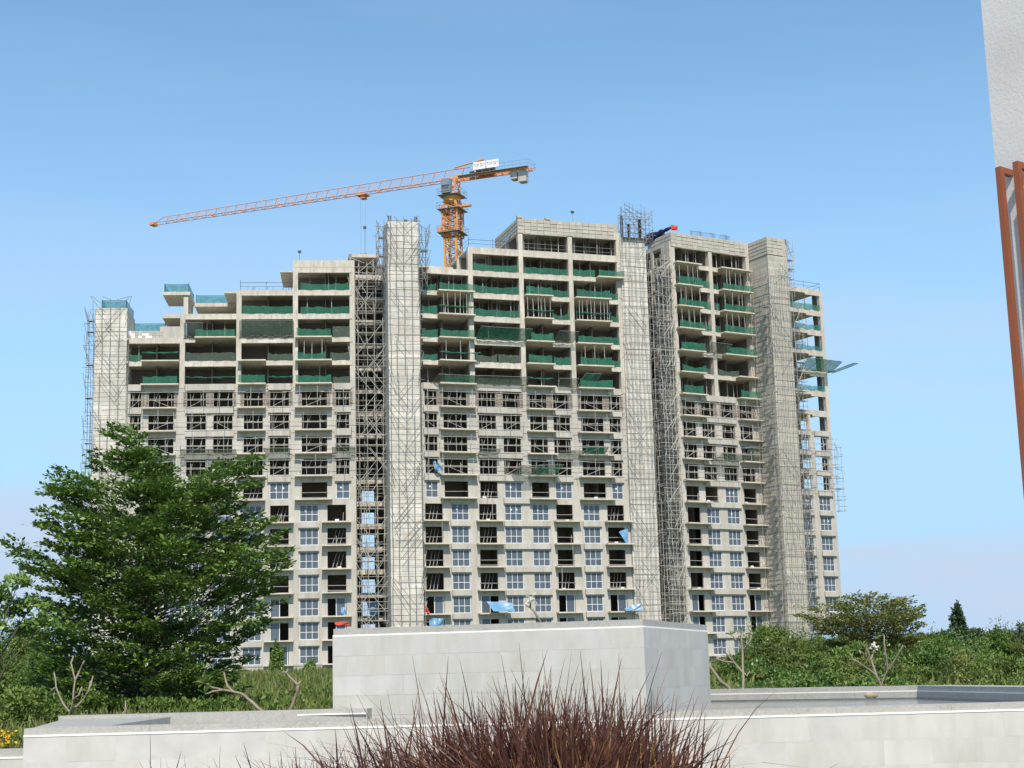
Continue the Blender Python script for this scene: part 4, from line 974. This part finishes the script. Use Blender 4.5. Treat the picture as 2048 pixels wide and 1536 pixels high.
# the raised stone block
PA, PB, PC = at(667, 1258, 24.3).xy, at(1285, 1239, 23.5).xy, at(1413, 1249, 27.3).xy; PD = PA + PC - PB
blk = empty('stone_block', (.3, 25.8, 0)); tag(blk, 'big rectangular pale stone block wall in the middle foreground, in front of the building', 'wall')
ZB = at(668, 1258, 24.3).z
def mkb(mb, nm, mt): return mb.build(nm, mt, blk, (-blk.location.x, -blk.location.y, 0))
mkb(MB().prism([*[tuple(q + (q - Vector((.3, 25.8))).normalized() * .0148) for q in (PA, PB, PC, PD)]], -.1, ZB - .12), 'wall_core', 'mortar')
mkb(MB().prism([tuple(q) for q in (PA, PB, PC, PD)], ZB - .095, ZB), 'coping', 'granite')
mkb(MB().prism([tuple(q + (q - Vector((.3, 25.8))).normalized() * .012) for q in (PA, PB, PC, PD)], ZB - .119, ZB - .096), 'white_joint', 'white_joint')
wall_tiles(blk, PA, PB, .2, ZB - .121, .6, .3); wall_tiles(blk, PB, PC, .2, ZB - .121, .6, .3, 'stone_tile_side')
wall_tiles(blk, PD, PA, .2, ZB - .121)
# the basin on the right
bas = empty('water_basin', (6, 27, 0)); tag(bas, 'shallow water basin with stepped granite rim, right of the stone block', 'basin')
def mks(mb, nm, mt): return mb.build(nm, mt, bas, (-bas.location.x, -bas.location.y, 0))
q1, q2, q3 = at(1425, 1379, 30), at(1835, 1371, 27.6), at(2060, 1373, 23.0); ZR = q1.z; ZW = at(1425, 1403, 30).z - .01
Q = [(q1.x - 1.5, q1.y + .9), (q2.x, q2.y), (q3.x + .1, q3.y - 2.8)]
for (a, b), nm in (((Q[0], Q[1]), 'back_rim'), ((Q[1], Q[2]), 'side_rim')):
    a, b = Vector(a), Vector(b); d = (b - a); n = int(d.length / 1.1)
    mks(obox(MB(), a, b, .5, -.1, ZR - .07), nm, 'mortar')
    for i in range(n):
        P0, P1 = a + d * (i / n), a + d * ((i + 1) / n); e = d.normalized() * .002
        mks(obox(MB(), P0 + e, P1 - e, .56, ZR - .068, ZR + rnd.uniform(-.002, .002), .0), 'coping_stone', 'granite')
        mks(obox(MB(), P0 + e, P1 - e, .02, ZR - .2, ZR - .1, -.02), 'rim_stone', 'granite')
    mks(obox(MB(), a, b, .02, ZR - .098, ZR - .085, -.022), 'white_joint', 'white_joint')
mks(MB().prism([(2.2, YW + .44), (9.4, YW + .5), (9.0, 30.9), (2.2, 31.2)], -.1, ZW), 'water', 'basin_water')
for i, (px, r, m_) in enumerate(((1735, .07, 'pebble'), (1746, .05, 'brick'))):
    q = at(px, 1392, 27.7); mb = MB(); n = 9; pts = []
    for a in range(7):
        t = math.pi * a / 6
        for b in range(n):
            s = 2 * math.pi * b / n; k = 1 + .18 * math.sin(3 * s + a + i)
            mb.v.append((r * 1.2 * k * math.sin(t) * math.cos(s), r * k * math.sin(t) * math.sin(s), r * .8 * math.cos(t)))
    for a in range(6):
        for b in range(n): mb.f.append((a * n + b, a * n + (b + 1) % n, (a + 1) * n + (b + 1) % n, (a + 1) * n + b))
    tag(mb.build('stone', m_, None, (q.x, q.y - .12, ZW + r * .6 + .05), 0, True), ('larger mottled brown stone lying at the basin edge', 'smaller reddish stone beside the mottled one at the basin edge')[i], 'stone')

# ------------------------------------------------------------------ rendered pier with rust coloured fins, right edge
pier = empty('rendered_wall', (3.6, 9.6, 0)); tag(pier, 'rough white rendered wall at the right edge of the picture', 'wall')
wd = Vector((.62, -.785)); wn = Vector((.785, .62))       # along the wall towards the camera / into the wall
pq = at(2021, 343, 10.1); P0 = Vector((pq.x, pq.y)); W0 = P0 - wd * .115
wb = MB(); A = W0; B = W0 + wd * 2.6; n = 60
def wfn(s, t):
    q = A.lerp(B, s); j = .004 * (math.sin(s * 71 + t * 33) + math.sin(s * 37 - t * 59))
    return (q.x + wn.x * j - pier.location.x, q.y + wn.y * j - pier.location.y, -.1 + 5.8 * t)
core = [tuple(A), tuple(B), tuple(B + wn * 1.2), tuple(A + wn * 1.2)]
wb.prism([(x - pier.location.x, y - pier.location.y) for x, y in core], -.1, 7.5)
wb.build('wall_body', 'wall_render', pier)
for i in range(7):
    base = P0 + wd * (.135 * i); q = base - wn * .125; zt = at(1990, 333, 10.0).z
    fin = empty('metal_fin', (q.x, q.y, 0), math.atan2(wn.y, wn.x)); w = .021
    tag(fin, ('rust brown metal fin frame at the left edge of the rendered wall' if i == 0 else 'rust brown metal fin frame, second from the left edge of the rendered wall' if i == 1 else 'rust brown metal fin frame on the rendered wall, beyond the right picture edge'), 'fin', 'rust brown metal fins on the rendered wall')
    MB().box(-w, w, -w, w, 0, zt).build('upright', 'rust_paint', fin)
    MB().box(w + .0005, .13, -w, w, zt - 2 * w, zt).build('top_arm', 'rust_paint', fin)

# ------------------------------------------------------------------ vegetation
def ground_z(x, y): return terr(x, y)
def inside(x, y, poly):
    c = False; n = len(poly)
    for a in range(n):
        (x0, y0), (x1, y1) = poly[a], poly[a - 1]
        if (y0 > y) != (y1 > y) and x < (x1 - x0) * (y - y0) / (y1 - y0) + x0: c = not c
    return c
def spray_tree(name, label, D, foot, poly, n, m, seed, leaf, per, depth=.9, bark='dark_bark', size=1.0, trunk_r=.16, rise=.55, tone=.34):
    """tree whose sprays fill a crown volume: poly is the crown outline, depth its thickness relative to the half width"""
    rr = random.Random(seed); rg = np.random.default_rng(seed); k = D / F_PX
    b = at(foot[0], foot[1], D); b.z = ground_z(b.x, b.y) - .1
    root = empty(name, b); tag(root, label, 'tree'); tb_ = MB()
    xs_, ys_ = [q[0] for q in poly], [q[1] for q in poly]; x0, x1, y0, y1 = min(xs_), max(xs_), min(ys_), max(ys_)
    top = at(foot[0] + (sum(xs_) / len(xs_) - foot[0]) * .6, y0 + (y1 - y0) * .12, D) - b
    tr = [Vector((0, 0, 0))] + [top * (i / 7) + Vector((.07 * math.sin(i * 1.7), .07 * math.cos(i * 2.1), 0)) for i in range(1, 8)]
    tb_.chain(tr, [trunk_r * (1 - i / 8.2) for i in range(8)], 8)
    P, Dr, T = [], [], []; cnt = 0
    while cnt < n:
        x, y = rr.uniform(x0, x1), rr.uniform(y0, y1)
        if not inside(x, y, poly): continue
        # half width of the outline at this height
        lo = x
        while inside(lo, y, poly): lo -= 8
        hi = x
        while inside(hi, y, poly): hi += 8
        hw = (hi - lo) / 2; t = (x - (lo + hi) / 2) / hw
        dd = math.sqrt(max(.02, 1 - t * t)) * hw * k * depth * rr.choice((-1, 1)) * rr.random() ** .6
        c = at(x, y, D + dd) - b; cnt += 1
        h0 = max(.1, min(.95, (c.z - rr.uniform(.35, .8) * rise * (abs(c.x - 0) + abs(c.y) + .6)) / max(.1, top.z))); q = tr[0].lerp(tr[-1], h0)
        o = Vector((c.x - q.x, c.y - q.y, 0)); o = o.normalized() if o.length > .05 else Vector((rr.uniform(-1, 1), rr.uniform(-1, 1), 0)).normalized()
        mid = q.lerp(c, .5) - Vector((0, 0, .12 * (c - q).length))
        if rr.random() < .45: tb_.chain([q, mid, c], [.02, .012, .004], 4)
        ax = (o * rr.uniform(.7, 1.1) + Vector((rr.uniform(-.4, .4), rr.uniform(-.4, .4), rr.uniform(.08, .6)))).normalized()
        axn = np.array(ax); sd = unit(np.cross(axn, (0, 0, 1.))); L_ = size * rr.uniform(.28, .55)
        nl = int(per * rr.uniform(.7, 1.3)); s = rg.uniform(-.8, 1, (nl, 1)); w = rg.normal(0, .46, (nl, 1)) * (1.1 - .7 * np.maximum(0, s))
        pp = np.array(c) + axn * s * L_ + sd * w * L_ + rg.normal(0, 1, (nl, 3)) * np.array((.03, .03, .026)) * size
        P.append(pp); Dr.append(unit(axn * .7 + sd * np.sign(w) * .6 + rg.normal(0, .5, (nl, 3)) * np.array((1, 1, .5)))); T.append(np.clip(rg.normal(tone + rr.uniform(-.15, .15), .22, nl), 0, 1))
    P = np.vstack(P); Dr = np.vstack(Dr); nn = len(P); N = unit(rg.normal(0, .45, (nn, 3)) + np.array((0, 0, 1)))
    tb_.build('trunk', bark, root, smooth=True)
    link('crown', leaf_mesh('crown', P, Dr, N, leaf * rg.uniform(.6, 1.25, nn), m, np.concatenate(T), .55), root)
    return root
TREE = [(222, 872), (262, 866), (292, 876), (286, 900), (325, 912), (345, 940), (372, 965), (398, 950), (430, 925), (470, 905), (498, 930), (500, 958), (478, 990), (500, 1020), (470, 1050), (525, 1050), (562, 1068), (560, 1100), (540, 1130), (556, 1165), (525, 1195), (562, 1232), (505, 1268), (470, 1300), (500, 1330), (450, 1400), (440, 1432), (110, 1432), (70, 1390), (95, 1310), (55, 1265), (95, 1225), (62, 1160), (30, 1092), (78, 1092), (115, 1130), (108, 1070), (74, 1022), (130, 1032), (140, 1000), (108, 985), (140, 948), (190, 942), (205, 918), (245, 905)]
spray_tree('broadleaf_tree', 'large dark green broadleaf tree at the left, in front of the building', 38., (300, 1430), TREE, 640, 'leaf_dark', 3, .135, 120, .8, size=1.15, tone=.42)

def clump(rg, c, rx, ry, rz, n, leaf, shell=.35, flat=.6):
    """leaf points near the surface of a lumpy half ellipsoid"""
    d = unit(rg.normal(0, 1, (n, 3))); d[:, 2] = np.abs(d[:, 2]) * 1.0 - .12
    lump = 1 + .16 * np.sin(d[:, 0] * 6 + c[0]) + .16 * np.sin(d[:, 1] * 5 + c[1] * 3) + .14 * np.sin(d[:, 2] * 9 + c[0] * 2) + .1 * np.sin(d[:, 0] * 17 + d[:, 2] * 13)
    r = (1 - shell * rg.random(n) ** 1.6) * lump
    P = np.array(c) + d * r[:, None] * np.array((rx, ry, rz))
    D = unit(rg.normal(0, .8, (n, 3)) + d * .6 + np.array((0, 0, .25))); N = unit(d + rg.normal(0, .5, (n, 3)) + np.array((0, 0, flat)))
    return P, D, N, leaf * rg.uniform(.6, 1.3, n)
def foliage(name, clumps, m, seed, per=900, leaf=.14, tmean=.35, shell=.35):
    rg = np.random.default_rng(seed); A = [[], [], [], []]; T = []
    for c in clumps:
        x, y, zb, rx, ry, rz = c[:6]; n = int(per * (c[6] if len(c) > 6 else 1)); tm = tmean + rg.uniform(-.35, .35)
        for arr, v in zip(A, clump(rg, (x, y, zb), rx, ry, rz, n, leaf, shell)): arr.append(v)
        T.append(np.clip(rg.normal(tm, .22, n), 0, 1))
    P, D, N, S = [np.concatenate(a) for a in A]
    return leaf_mesh(name, P, D, N, S, m, np.concatenate(T), .5)
def thicket(label, spec, m, seed, per, leaf, name='thicket'):
    """spec: (pixel x, top pixel y, distance, half width m)"""
    cl = []
    for x, yt, D, hw in spec:
        q = at(x, yt, D); g = ground_z(q.x, q.y) - .1; cl.append((q.x, q.y, g, hw, hw * .8, max(.3, q.z - g) / .92, .55 * hw * max(.6, q.z - g) / 1.6))
        for _ in range(4):
            h = max(.3, q.z - g); a = rnd.uniform(-1, 1); s_ = rnd.uniform(.28, .5)
            cl.append((q.x + a * hw * .8, q.y - rnd.uniform(0, .8) * hw, g + h * rnd.uniform(.25, .92) - h * .1, hw * s_, hw * s_, h * rnd.uniform(.14, .3), .2 * hw * max(.6, h) / 1.6))
    o = link(name, foliage(name, cl, m, seed, per, leaf)); tag(o, label, 'bushes'); stuff(o); return o
rg = random.Random(5); sp = []
env = [(1415, 1345), (1440, 1338), (1480, 1322), (1505, 1285), (1540, 1262), (1580, 1262), (1610, 1280), (1660, 1262), (1720, 1268), (1800, 1272), (1850, 1275), (1900, 1282), (1960, 1280), (2010, 1285), (2060, 1280), (2120, 1270)]
def envy(x):
    for (a, b), (c, d) in zip(env, env[1:]):
        if a <= x <= c: return b + (d - b) * (x - a) / (c - a)
    return env[-1][1] if x > 2000 else env[0][1]
for row, (D, drop, stepx) in enumerate(((66, 0, 34), (56, 26, 36), (47, 52, 40), (40, 76, 46), (35, 92, 54))):
    x = 1412 + row * 9
    while x < 2150:
        sp.append((x, min(1392, envy(x) + drop + rg.uniform(-8, 22)), D * rg.uniform(.95, 1.05), rg.uniform(.55, 1.0) * D / 52)); x += stepx * rg.uniform(.75, 1.2)
for x, yt, D, hw in ((1512, 1262, 64, 1.2), (1545, 1250, 66, 1.4), (1585, 1256, 66, 1.3), (1625, 1268, 64, 1.1), (1850, 1262, 70, 1.3), (1878, 1280, 62, 1.0), (1935, 1270, 72, 1.4), (1992, 1262, 70, 1.3), (2040, 1252, 72, 1.5), (1480, 1305, 55, .9), (1560, 1290, 50, 1.0), (1640, 1300, 48, .9), (1900, 1300, 50, 1.1), (1820, 1300, 47, .9), (1985, 1305, 46, 1.0)): sp.append((x, yt, D, hw))
mix = {'b': [], 'd': [], 'o': []}
for s_ in sp: mix[rg.choice('bbbddo')].append(s_)
thicket('dense mass of mid green undergrowth behind the basin at the right', mix['b'], 'leaf_bush', 21, 3600, .095)
thicket('darker green shrubs among the undergrowth behind the basin', mix['d'], 'leaf_dark', 26, 3600, .11)  # darker leaf colour varies the mass and also paints in its shadowed hollows
thicket('yellowish olive shrubs among the undergrowth behind the basin', mix['o'], 'leaf_olive', 27, 3200, .1)
sp = [(x, rg.uniform(1276, 1306), rg.uniform(150, 175), rg.uniform(2.2, 3.6)) for x in range(1640, 2160, 22)]
o = thicket('far line of bluish green trees along the right horizon', sp, 'leaf_far', 24, 260, .42, 'distant_trees')
sp = [(x, rg.uniform(1300, 1325), rg.uniform(120, 150), rg.uniform(2.0, 3.0)) for x in range(-60, 200, 22)]
o = thicket('far line of trees behind the bushes at the left edge', sp, 'leaf_far', 25, 260, .42, 'distant_trees')
sp = []
for x, yt, D in ((8, 1255, 58), (40, 1275, 55), (80, 1290, 52), (-30, 1240, 58), (20, 1310, 44), (70, 1330, 42), (120, 1330, 41), (-20, 1300, 44), (-40, 1350, 36), (10, 1375, 34), (60, 1385, 33), (95, 1395, 34), (160, 1385, 36), (400, 1395, 36), (450, 1400, 35), (360, 1390, 36)):
    sp.append((x, yt, D, rg.uniform(.8, 1.2) * D / 45))
thicket('mass of green bushes at the left edge below the big tree', sp, 'leaf_bush', 22, 3600, .095)
sp = [(x, y, 190 + rg.uniform(-6, 6), 1.2) for x, y in ((545, 1338), (560, 1330), (620, 1338), (480, 1342), (590, 1344), (655, 1344))]
for i in range(90): sp.append((rg.uniform(370, 680), rg.uniform(1362, 1412), 0, 0))
sp2 = []
for x, y, D, hw in sp:
    if D == 0:
        D = 30 + 110 * ((1418 - y) / 62) ** 1.5; hw = .012 * D * rg.uniform(.6, 1.3)
    sp2.append((x, y - rg.uniform(0, 6), D, hw))
thicket('low green weeds on the bank below the left block', sp2, 'leaf_bush', 23, 900, .16, 'weeds')
gn = 36000; gd = 26 + 120 * nrg.random(gn) ** 2.2; gx = np.where(nrg.random(gn) < .75, nrg.uniform(-.36, -.1, gn), nrg.uniform(-.1, .36, gn)) * gd
gp = np.array([(x, y, terr(x, y) - .03) for x, y in zip(gx, gd)]); gdir = unit(nrg.normal(0, .45, (gn, 3)) + np.array((0, 0, 1)))
gs = leaf_mesh('grass', gp, gdir, nrg.normal(0, 1, (gn, 3)), nrg.uniform(.18, .5, gn) * (gd / 40) ** .35, 'grass_green', nrg.random(gn), .16)
tag(stuff(link('grass', gs)), 'rough green grass and weeds on the bank behind the stone walls', 'grass')
# single creeper and shrub standing against the left block
q = at(552, 1342, 186)
o = link('shrub', foliage('shrub', [(q.x, q.y, GZ - .2, .8, .8, 3.0), (q.x + .1, q.y, GZ + 1.5, .7, .6, 2.2)], 'leaf_dark', 41, 1200, .3)); tag(o, 'narrow dark shrub standing before a doorway of the left block', 'shrub')
q = at(621, 1344, 186)
o = link('shrub', foliage('shrub', [(q.x, q.y, GZ - .2, .8, .8, 1.6)], 'leaf_dark', 42, 900, .3)); tag(o, 'small dark shrub at the foot of the left block, near the stone block', 'shrub')

def crown_tree(name, base, stems, clumps, m, label, seed, per, leaf, bark='bark'):
    root = empty(name, base); tag(root, label, 'tree'); tb_ = MB(); b = Vector(base)
    for pts, r in stems: tb_.chain([Vector(p) - b for p in pts], [r * (1 - .75 * i / (len(pts) - 1)) for i in range(len(pts))], 6)
    tb_.build('trunk', bark, root, smooth=True)
    link('crown', foliage('crown', [(c[0] - b.x, c[1] - b.y, c[2] - b.z, *c[3:]) for c in clumps], m, seed, per, leaf, .4, .6), root)
    return root
OLIVE = [(1606, 1240), (1618, 1216), (1650, 1202), (1690, 1205), (1712, 1196), (1760, 1197), (1800, 1196), (1826, 1215), (1834, 1250), (1826, 1300), (1800, 1345), (1690, 1345), (1668, 1310), (1690, 1270), (1680, 1258), (1652, 1268), (1628, 1256), (1612, 1262)]
spray_tree('broadleaf_tree', 'rounded olive green tree in front of the far right wing of the building', 60., (1758, 1375), OLIVE, 250, 'leaf_olive', 31, .13, 80, .9, 'bark', 1.1, .1, .4, .58)
D = 115; q = at(1915, 1222, D); g = ground_z(q.x, D); base = Vector((q.x, D, g)); H = q.z - g
cl = [(base.x, base.y, g + H * t, (1 - t) * 1.0 + .16, (1 - t) * 1.0 + .16, .8, .35 + (1 - t)) for t in (.35, .45, .55, .64, .72, .8, .87, .94)]
crown_tree('conifer_tree', base, [([base, base + Vector((0, 0, H))], .14)], cl, 'leaf_far', 'narrow pointed conifer rising above the right hand bushes', 32, 420, .3, 'dark_bark')
rt = random.Random(13)
for i, (x, yt, D, w, lab) in enumerate(((1965, 1256, 120, 2.6, 'flat crowned distant tree just right of the pointed conifer'), (1885, 1268, 125, 2.2, 'low distant tree just left of the pointed conifer'), (2030, 1268, 100, 2.0, 'distant tree at the right picture edge'), (1852, 1262, 110, 1.6, 'small distant tree between the olive green tree and the conifer'))):
    q = at(x, yt, D); g = ground_z(q.x, D); base = Vector((q.x, D, g)); H = q.z - g; cl = []
    for j in range(8): cl.append((base.x + rt.uniform(-1, 1) * w, base.y + rt.uniform(-1, 1), g + H * rt.uniform(.5, .86), w * .5, w * .5, H * .16, .8))
    crown_tree('broadleaf_tree', base, [([base, base + Vector((.2, 0, H * .5)), base + Vector((.1, 0, H * .8))], .16)], cl, 'leaf_far', lab, 50 + i, 450, .3, 'dark_bark')
D = 34; q = at(40, 1200, D); g = ground_z(q.x, D); base = Vector((at(-40, 1300, D).x, D, g)); cl = []; st = []
for x, y in ((-30, 1180), (0, 1200), (35, 1170), (20, 1230), (60, 1215), (-10, 1260), (85, 1250), (50, 1265)):
    q = at(x, y, D + rt.uniform(-.6, .6)); cl.append((q.x, q.y, q.z, .32, .3, .22, .6)); st.append(([base, base.lerp(q, .5) + Vector((-.1, 0, .2)), q], .04))
crown_tree('broadleaf_tree', base, st, cl, 'leaf_dark', 'bluish green tree cut by the left picture edge beside the big tree', 61, 420, .13, 'dark_bark')

# frangipani trees: forked bare branches, few leaves and flowers
def plumeria(label, D, stems, leaves=(), flowers=(), r=.035):
    """stems: lists of pixel points; the fork depths wander about D"""
    rr = random.Random(int(stems[0][0][0])); b0 = at(stems[0][0][0], stems[0][0][1], D); g = ground_z(b0.x, D)
    root = empty('frangipani_tree', (b0.x, D, g - .1)); tag(root, label, 'tree', 'frangipani trees behind the stone walls')
    off = root.location; mb = MB(); done = {}
    for si, s in enumerate(stems):
        pts = []; dd = done.get(tuple(s[0]), D)
        for i, (x, y) in enumerate(s):
            if i: dd += rr.uniform(-.16, .16)
            done[(x, y)] = dd; pts.append(at(x, y, dd) - off)
        if si == 0: pts.insert(0, Vector((pts[0].x, 0, 0)))
        k = 1.0 if si == 0 else .62
        fine = [pts[0]]
        for a, b in zip(pts, pts[1:]):
            fine += [a.lerp(b, .5) + Vector((rr.uniform(-.012, .012), rr.uniform(-.012, .012), rr.uniform(-.012, .012))), b]
        mb.chain(fine, [r * k * (1 - .45 * i / len(fine)) for i in range(len(fine))], 7)
    mb.build('trunk', 'bark', root, smooth=True)
    rg2 = np.random.default_rng(len(label))
    for x, y, n, ln in leaves:
        c = np.array(at(x, y, done.get((x, y), D)) - off); dirs = unit(rg2.normal(0, 1, (n, 3)) + np.array((0, -.2, .55)))
        link('leaf_rosette', leaf_mesh('leaf_rosette', np.repeat(c[None], n, 0), dirs, np.tile((0, 0, 1.), (n, 1)) + rg2.normal(0, .3, (n, 3)), ln * rg2.uniform(.7, 1.2, n), 'leaf_plumeria', rg2.random(n), .34, .5), root)
    for x, y, n, ln in flowers:
        c = np.array(at(x, y, done.get((x, y), D)) - off); k = n * 5
        cs = np.repeat(c + rg2.normal(0, ln * .9, (n, 3)), 5, 0); dirs = unit(rg2.normal(0, 1, (k, 3)) + np.array((0, -.4, .3)))
        link('blossom', leaf_mesh('blossom', cs, dirs, rg2.normal(0, 1, (k, 3)), np.full(k, ln), 'petal', rg2.random(k), .7, .3), root)
plumeria('leafless forked frangipani left, in front of the big tree', 27.5, [[(137, 1440), (140, 1425)], [(140, 1425), (128, 1410), (112, 1375), (108, 1345)], [(140, 1425), (146, 1400), (150, 1360), (142, 1325), (146, 1312)], [(150, 1360), (160, 1340), (168, 1322)], [(140, 1425), (168, 1398), (182, 1370), (186, 1352)], [(168, 1398), (178, 1380), (181, 1362)], [(112, 1375), (100, 1386)], [(146, 1400), (158, 1390), (164, 1374)]], r=.032)
plumeria('bent frangipani with one leaf rosette, below the big tree', 26.6, [[(527, 1424), (505, 1405), (490, 1392), (468, 1384), (445, 1380)], [(445, 1380), (425, 1375), (408, 1366)], [(445, 1380), (425, 1383), (410, 1388)], [(468, 1384), (455, 1372), (448, 1345)]], [(408, 1366, 16, .26), (410, 1388, 5, .2)], r=.034)
plumeria('pale forked frangipani stub left of the stone block', 26.4, [[(580, 1421), (590, 1395), (596, 1370)], [(596, 1370), (580, 1355), (573, 1346)], [(573, 1346), (576, 1338)], [(573, 1346), (563, 1345)], [(596, 1370), (602, 1362)]], r=.036)
plumeria('short leafless frangipani stump behind the left planter', 26.6, [[(250, 1437), (251, 1420), (251, 1402)], [(251, 1420), (244, 1412)]], [(244, 1412, 4, .1)], r=.02)
plumeria('little forked frangipani shoot beside the stump, left planter', 26.6, [[(270, 1434), (278, 1424)], [(278, 1424), (280, 1412)]], r=.018)
plumeria('frangipani with white blossom peeping over the stone block', 29.5, [[(1083, 1260), (1079, 1240), (1070, 1225), (1060, 1214)], [(1060, 1214), (1051, 1210)], [(1060, 1214), (1062, 1203)]], [(1083, 1240, 4, .12)], [(1062, 1200, 16, .05)], r=.03)
plumeria('tall leafless frangipani right of the stone block', 32.2, [[(1486, 1372), (1486, 1345), (1485, 1300), (1483, 1262)], [(1486, 1345), (1455, 1310), (1440, 1292)], [(1486, 1345), (1468, 1325), (1458, 1300)], [(1485, 1300), (1500, 1282), (1502, 1270)], [(1486, 1345), (1494, 1352), (1500, 1342)], [(1468, 1325), (1430, 1318)], [(1485, 1300), (1472, 1280), (1462, 1270)]], [(1462, 1270, 7, .16), (1483, 1262, 3, .16)], r=.03)
plumeria('thick leaning frangipani trunk touching the stone block on its right', 32.4, [[(1458, 1376), (1440, 1362), (1425, 1340), (1416, 1325)], [(1416, 1325), (1418, 1312)]], r=.045)
plumeria('branching frangipani with pale leaves and a white blossom, right of centre behind the basin', 29.2, [[(1762, 1372), (1752, 1350), (1742, 1320), (1735, 1300)], [(1752, 1350), (1725, 1330), (1705, 1318)], [(1742, 1320), (1728, 1308), (1718, 1300)], [(1762, 1372), (1775, 1340), (1792, 1315), (1806, 1290)], [(1742, 1320), (1750, 1296), (1752, 1284)], [(1735, 1300), (1724, 1290)], [(1775, 1340), (1770, 1300), (1768, 1270)]], [(1705, 1318, 6, .18), (1718, 1300, 6, .18), (1724, 1290, 6, .16), (1752, 1276, 6, .16), (1735, 1300, 5, .15)], [(1750, 1292, 8, .05)], r=.028)
q = at(8, 1475, 24)
fl_ = np.array([(q.x + rnd.uniform(-.14, .14), q.y + rnd.uniform(-.1, .1), q.z + rnd.uniform(-.12, .12)) for _ in range(60)])
g0 = MB()
for v in fl_[:14]: g0.tube((v[0] + .02, v[1], ground_z(q.x, q.y) - .05), tuple(v), .006)
yf = empty('yellow_flowers', (q.x, q.y, ground_z(q.x, q.y))); tag(yf, 'small yellow flowering plant at the left picture edge', 'flower')
pl = yf.location
g0.build('stem', 'leaf_bush', yf, (-pl.x, -pl.y, -pl.z))
link('blossom', leaf_mesh('blossom', fl_ - np.array(pl), unit(nrg.normal(0, 1, (60, 3))), nrg.normal(0, 1, (60, 3)), np.full(60, .06), 'petal_yellow', nrg.random(60), .8), yf)

# ------------------------------------------------------------------ foreground purple fountain grass
bed = MB().sheet(lambda s, t: (-2.6 + 5.2 * s, 3.2 + 3.2 * t, .45 + .12 * math.sin(s * 9) * math.sin(t * 5) - 1.2 * (abs(2 * t - 1) ** 4)), 24, 10).build('planting_bed', 'soil', smooth=True); struct(bed)
def grass(cx, cy, z0, n, H, spread, label, seed, m='grass_purple', w=.0047, lean=(0, 0), hvar=.35):
    rg = np.random.default_rng(seed); seg = 9
    az = rg.uniform(0, 2 * np.pi, n); bx = cx + rg.normal(0, .075, n); by = cy + rg.normal(0, .075, n)
    h = H * (1 - hvar * rg.random(n) ** .8 + .12 * (rg.random(n) < .06)); out = spread * (.1 + np.abs(rg.normal(0, .72, n))); h = h + .3 * np.minimum(out, .7)
    dx = np.cos(az) * out + lean[0] * h; dy = np.sin(az) * out * .7 + lean[1] * h
    t = np.linspace(0, 1, seg + 1)[None, :]
    drop = (out ** 1.2)[:, None] * rg.uniform(.55, 1.0, n)[:, None] * t ** 3.0
    curve = .25 * t + .75 * t ** 2.2
    X = bx[:, None] + dx[:, None] * curve; Y = by[:, None] + dy[:, None] * curve; Zz = z0 + h[:, None] * (t - .0) - drop
    wd_ = (w * rg.uniform(.5, 1.35, n))[:, None] * (1 - t ** 2.2) ** .8 + .0004
    th = rg.uniform(0, np.pi, n)[:, None] + t * rg.uniform(-1, 1, n)[:, None]
    px, py = np.cos(th) * wd_, np.sin(th) * wd_ * .5
    V = np.empty((n, seg + 1, 2, 3)); V[..., 0, 0] = X - px; V[..., 1, 0] = X + px; V[..., 0, 1] = Y - py; V[..., 1, 1] = Y + py; V[..., 0, 2] = Zz; V[..., 1, 2] = Zz + wd_ * .3
    i0 = (np.arange(n) * (seg + 1) * 2)[:, None] + (np.arange(seg) * 2)[None, :]
    Fq = np.stack([i0, i0 + 1, i0 + 3, i0 + 2], -1).reshape(-1)
    me = bpy.data.meshes.new('grass_clump'); me.vertices.add(V.size // 3); me.vertices.foreach_set('co', V.ravel())
    nf = n * seg; me.loops.add(nf * 4); me.loops.foreach_set('vertex_index', Fq.astype(np.int32)); me.polygons.add(nf); me.polygons.foreach_set('loop_start', np.arange(0, nf * 4, 4, dtype=np.int32))
    tn = np.repeat(np.clip(rg.normal(.25, .28, n), 0, 1), seg); a_ = me.attributes.new('tone', 'FLOAT', 'FACE'); a_.data.foreach_set('value', tn.astype(np.float32))
    me.materials.append(MAT[m]); me.update(); me.validate()
    o = link('fountain_grass', me); tag(o, label, 'grass', 'purple fountain grass clumps in the foreground'); return o
gl = [(-.72, 4.4, 700, .7, .6, 'low purple fountain grass clump, left end of the dark foreground tuft'), (-.48, 4.5, 1100, .76, .66, 'purple fountain grass clump, second from the left in the foreground tuft'), (-.24, 4.35, 1500, .81, .66, 'purple fountain grass clump, third from the left in the foreground tuft'), (-.02, 4.45, 1900, .89, .56, 'purple fountain grass clump in the middle of the foreground tuft'), (.17, 4.3, 1900, .92, .46, 'tallest purple fountain grass clump of the foreground tuft'), (.36, 4.4, 1000, .88, .26, 'purple fountain grass clump at the right end of the foreground tuft')]
for i, (x, y, n, H, s, lab) in enumerate(gl):
    x -= .09
    o = grass(x, y, .7, n, H, s, lab, 70 + i, hvar=.3)
    o2 = grass(x + .03, y - .05, .7, n // 5, H * .88, s * .9, lab, 90 + i, 'grass_straw', .005)
    o2.name = 'dry_blades'; o2.parent = o
    for kk in ('label', 'category', 'group'): del o2[kk]
for i, (x, y, n, H, lab) in enumerate(((-1.25, 4.4, 16, .76, 'sparse grass blades at the lower left corner'), (-1.0, 4.5, 70, .76, 'sparse long grass blades left of the dark tuft'), (-.88, 4.3, 110, .74, 'thin grass clump next to the left end of the dark tuft'), (.52, 4.5, 22, .74, 'few grass blades right of the dark tuft'))):
    grass(x, y, .7, n, H, .4, lab, 120 + i, w=.0045)
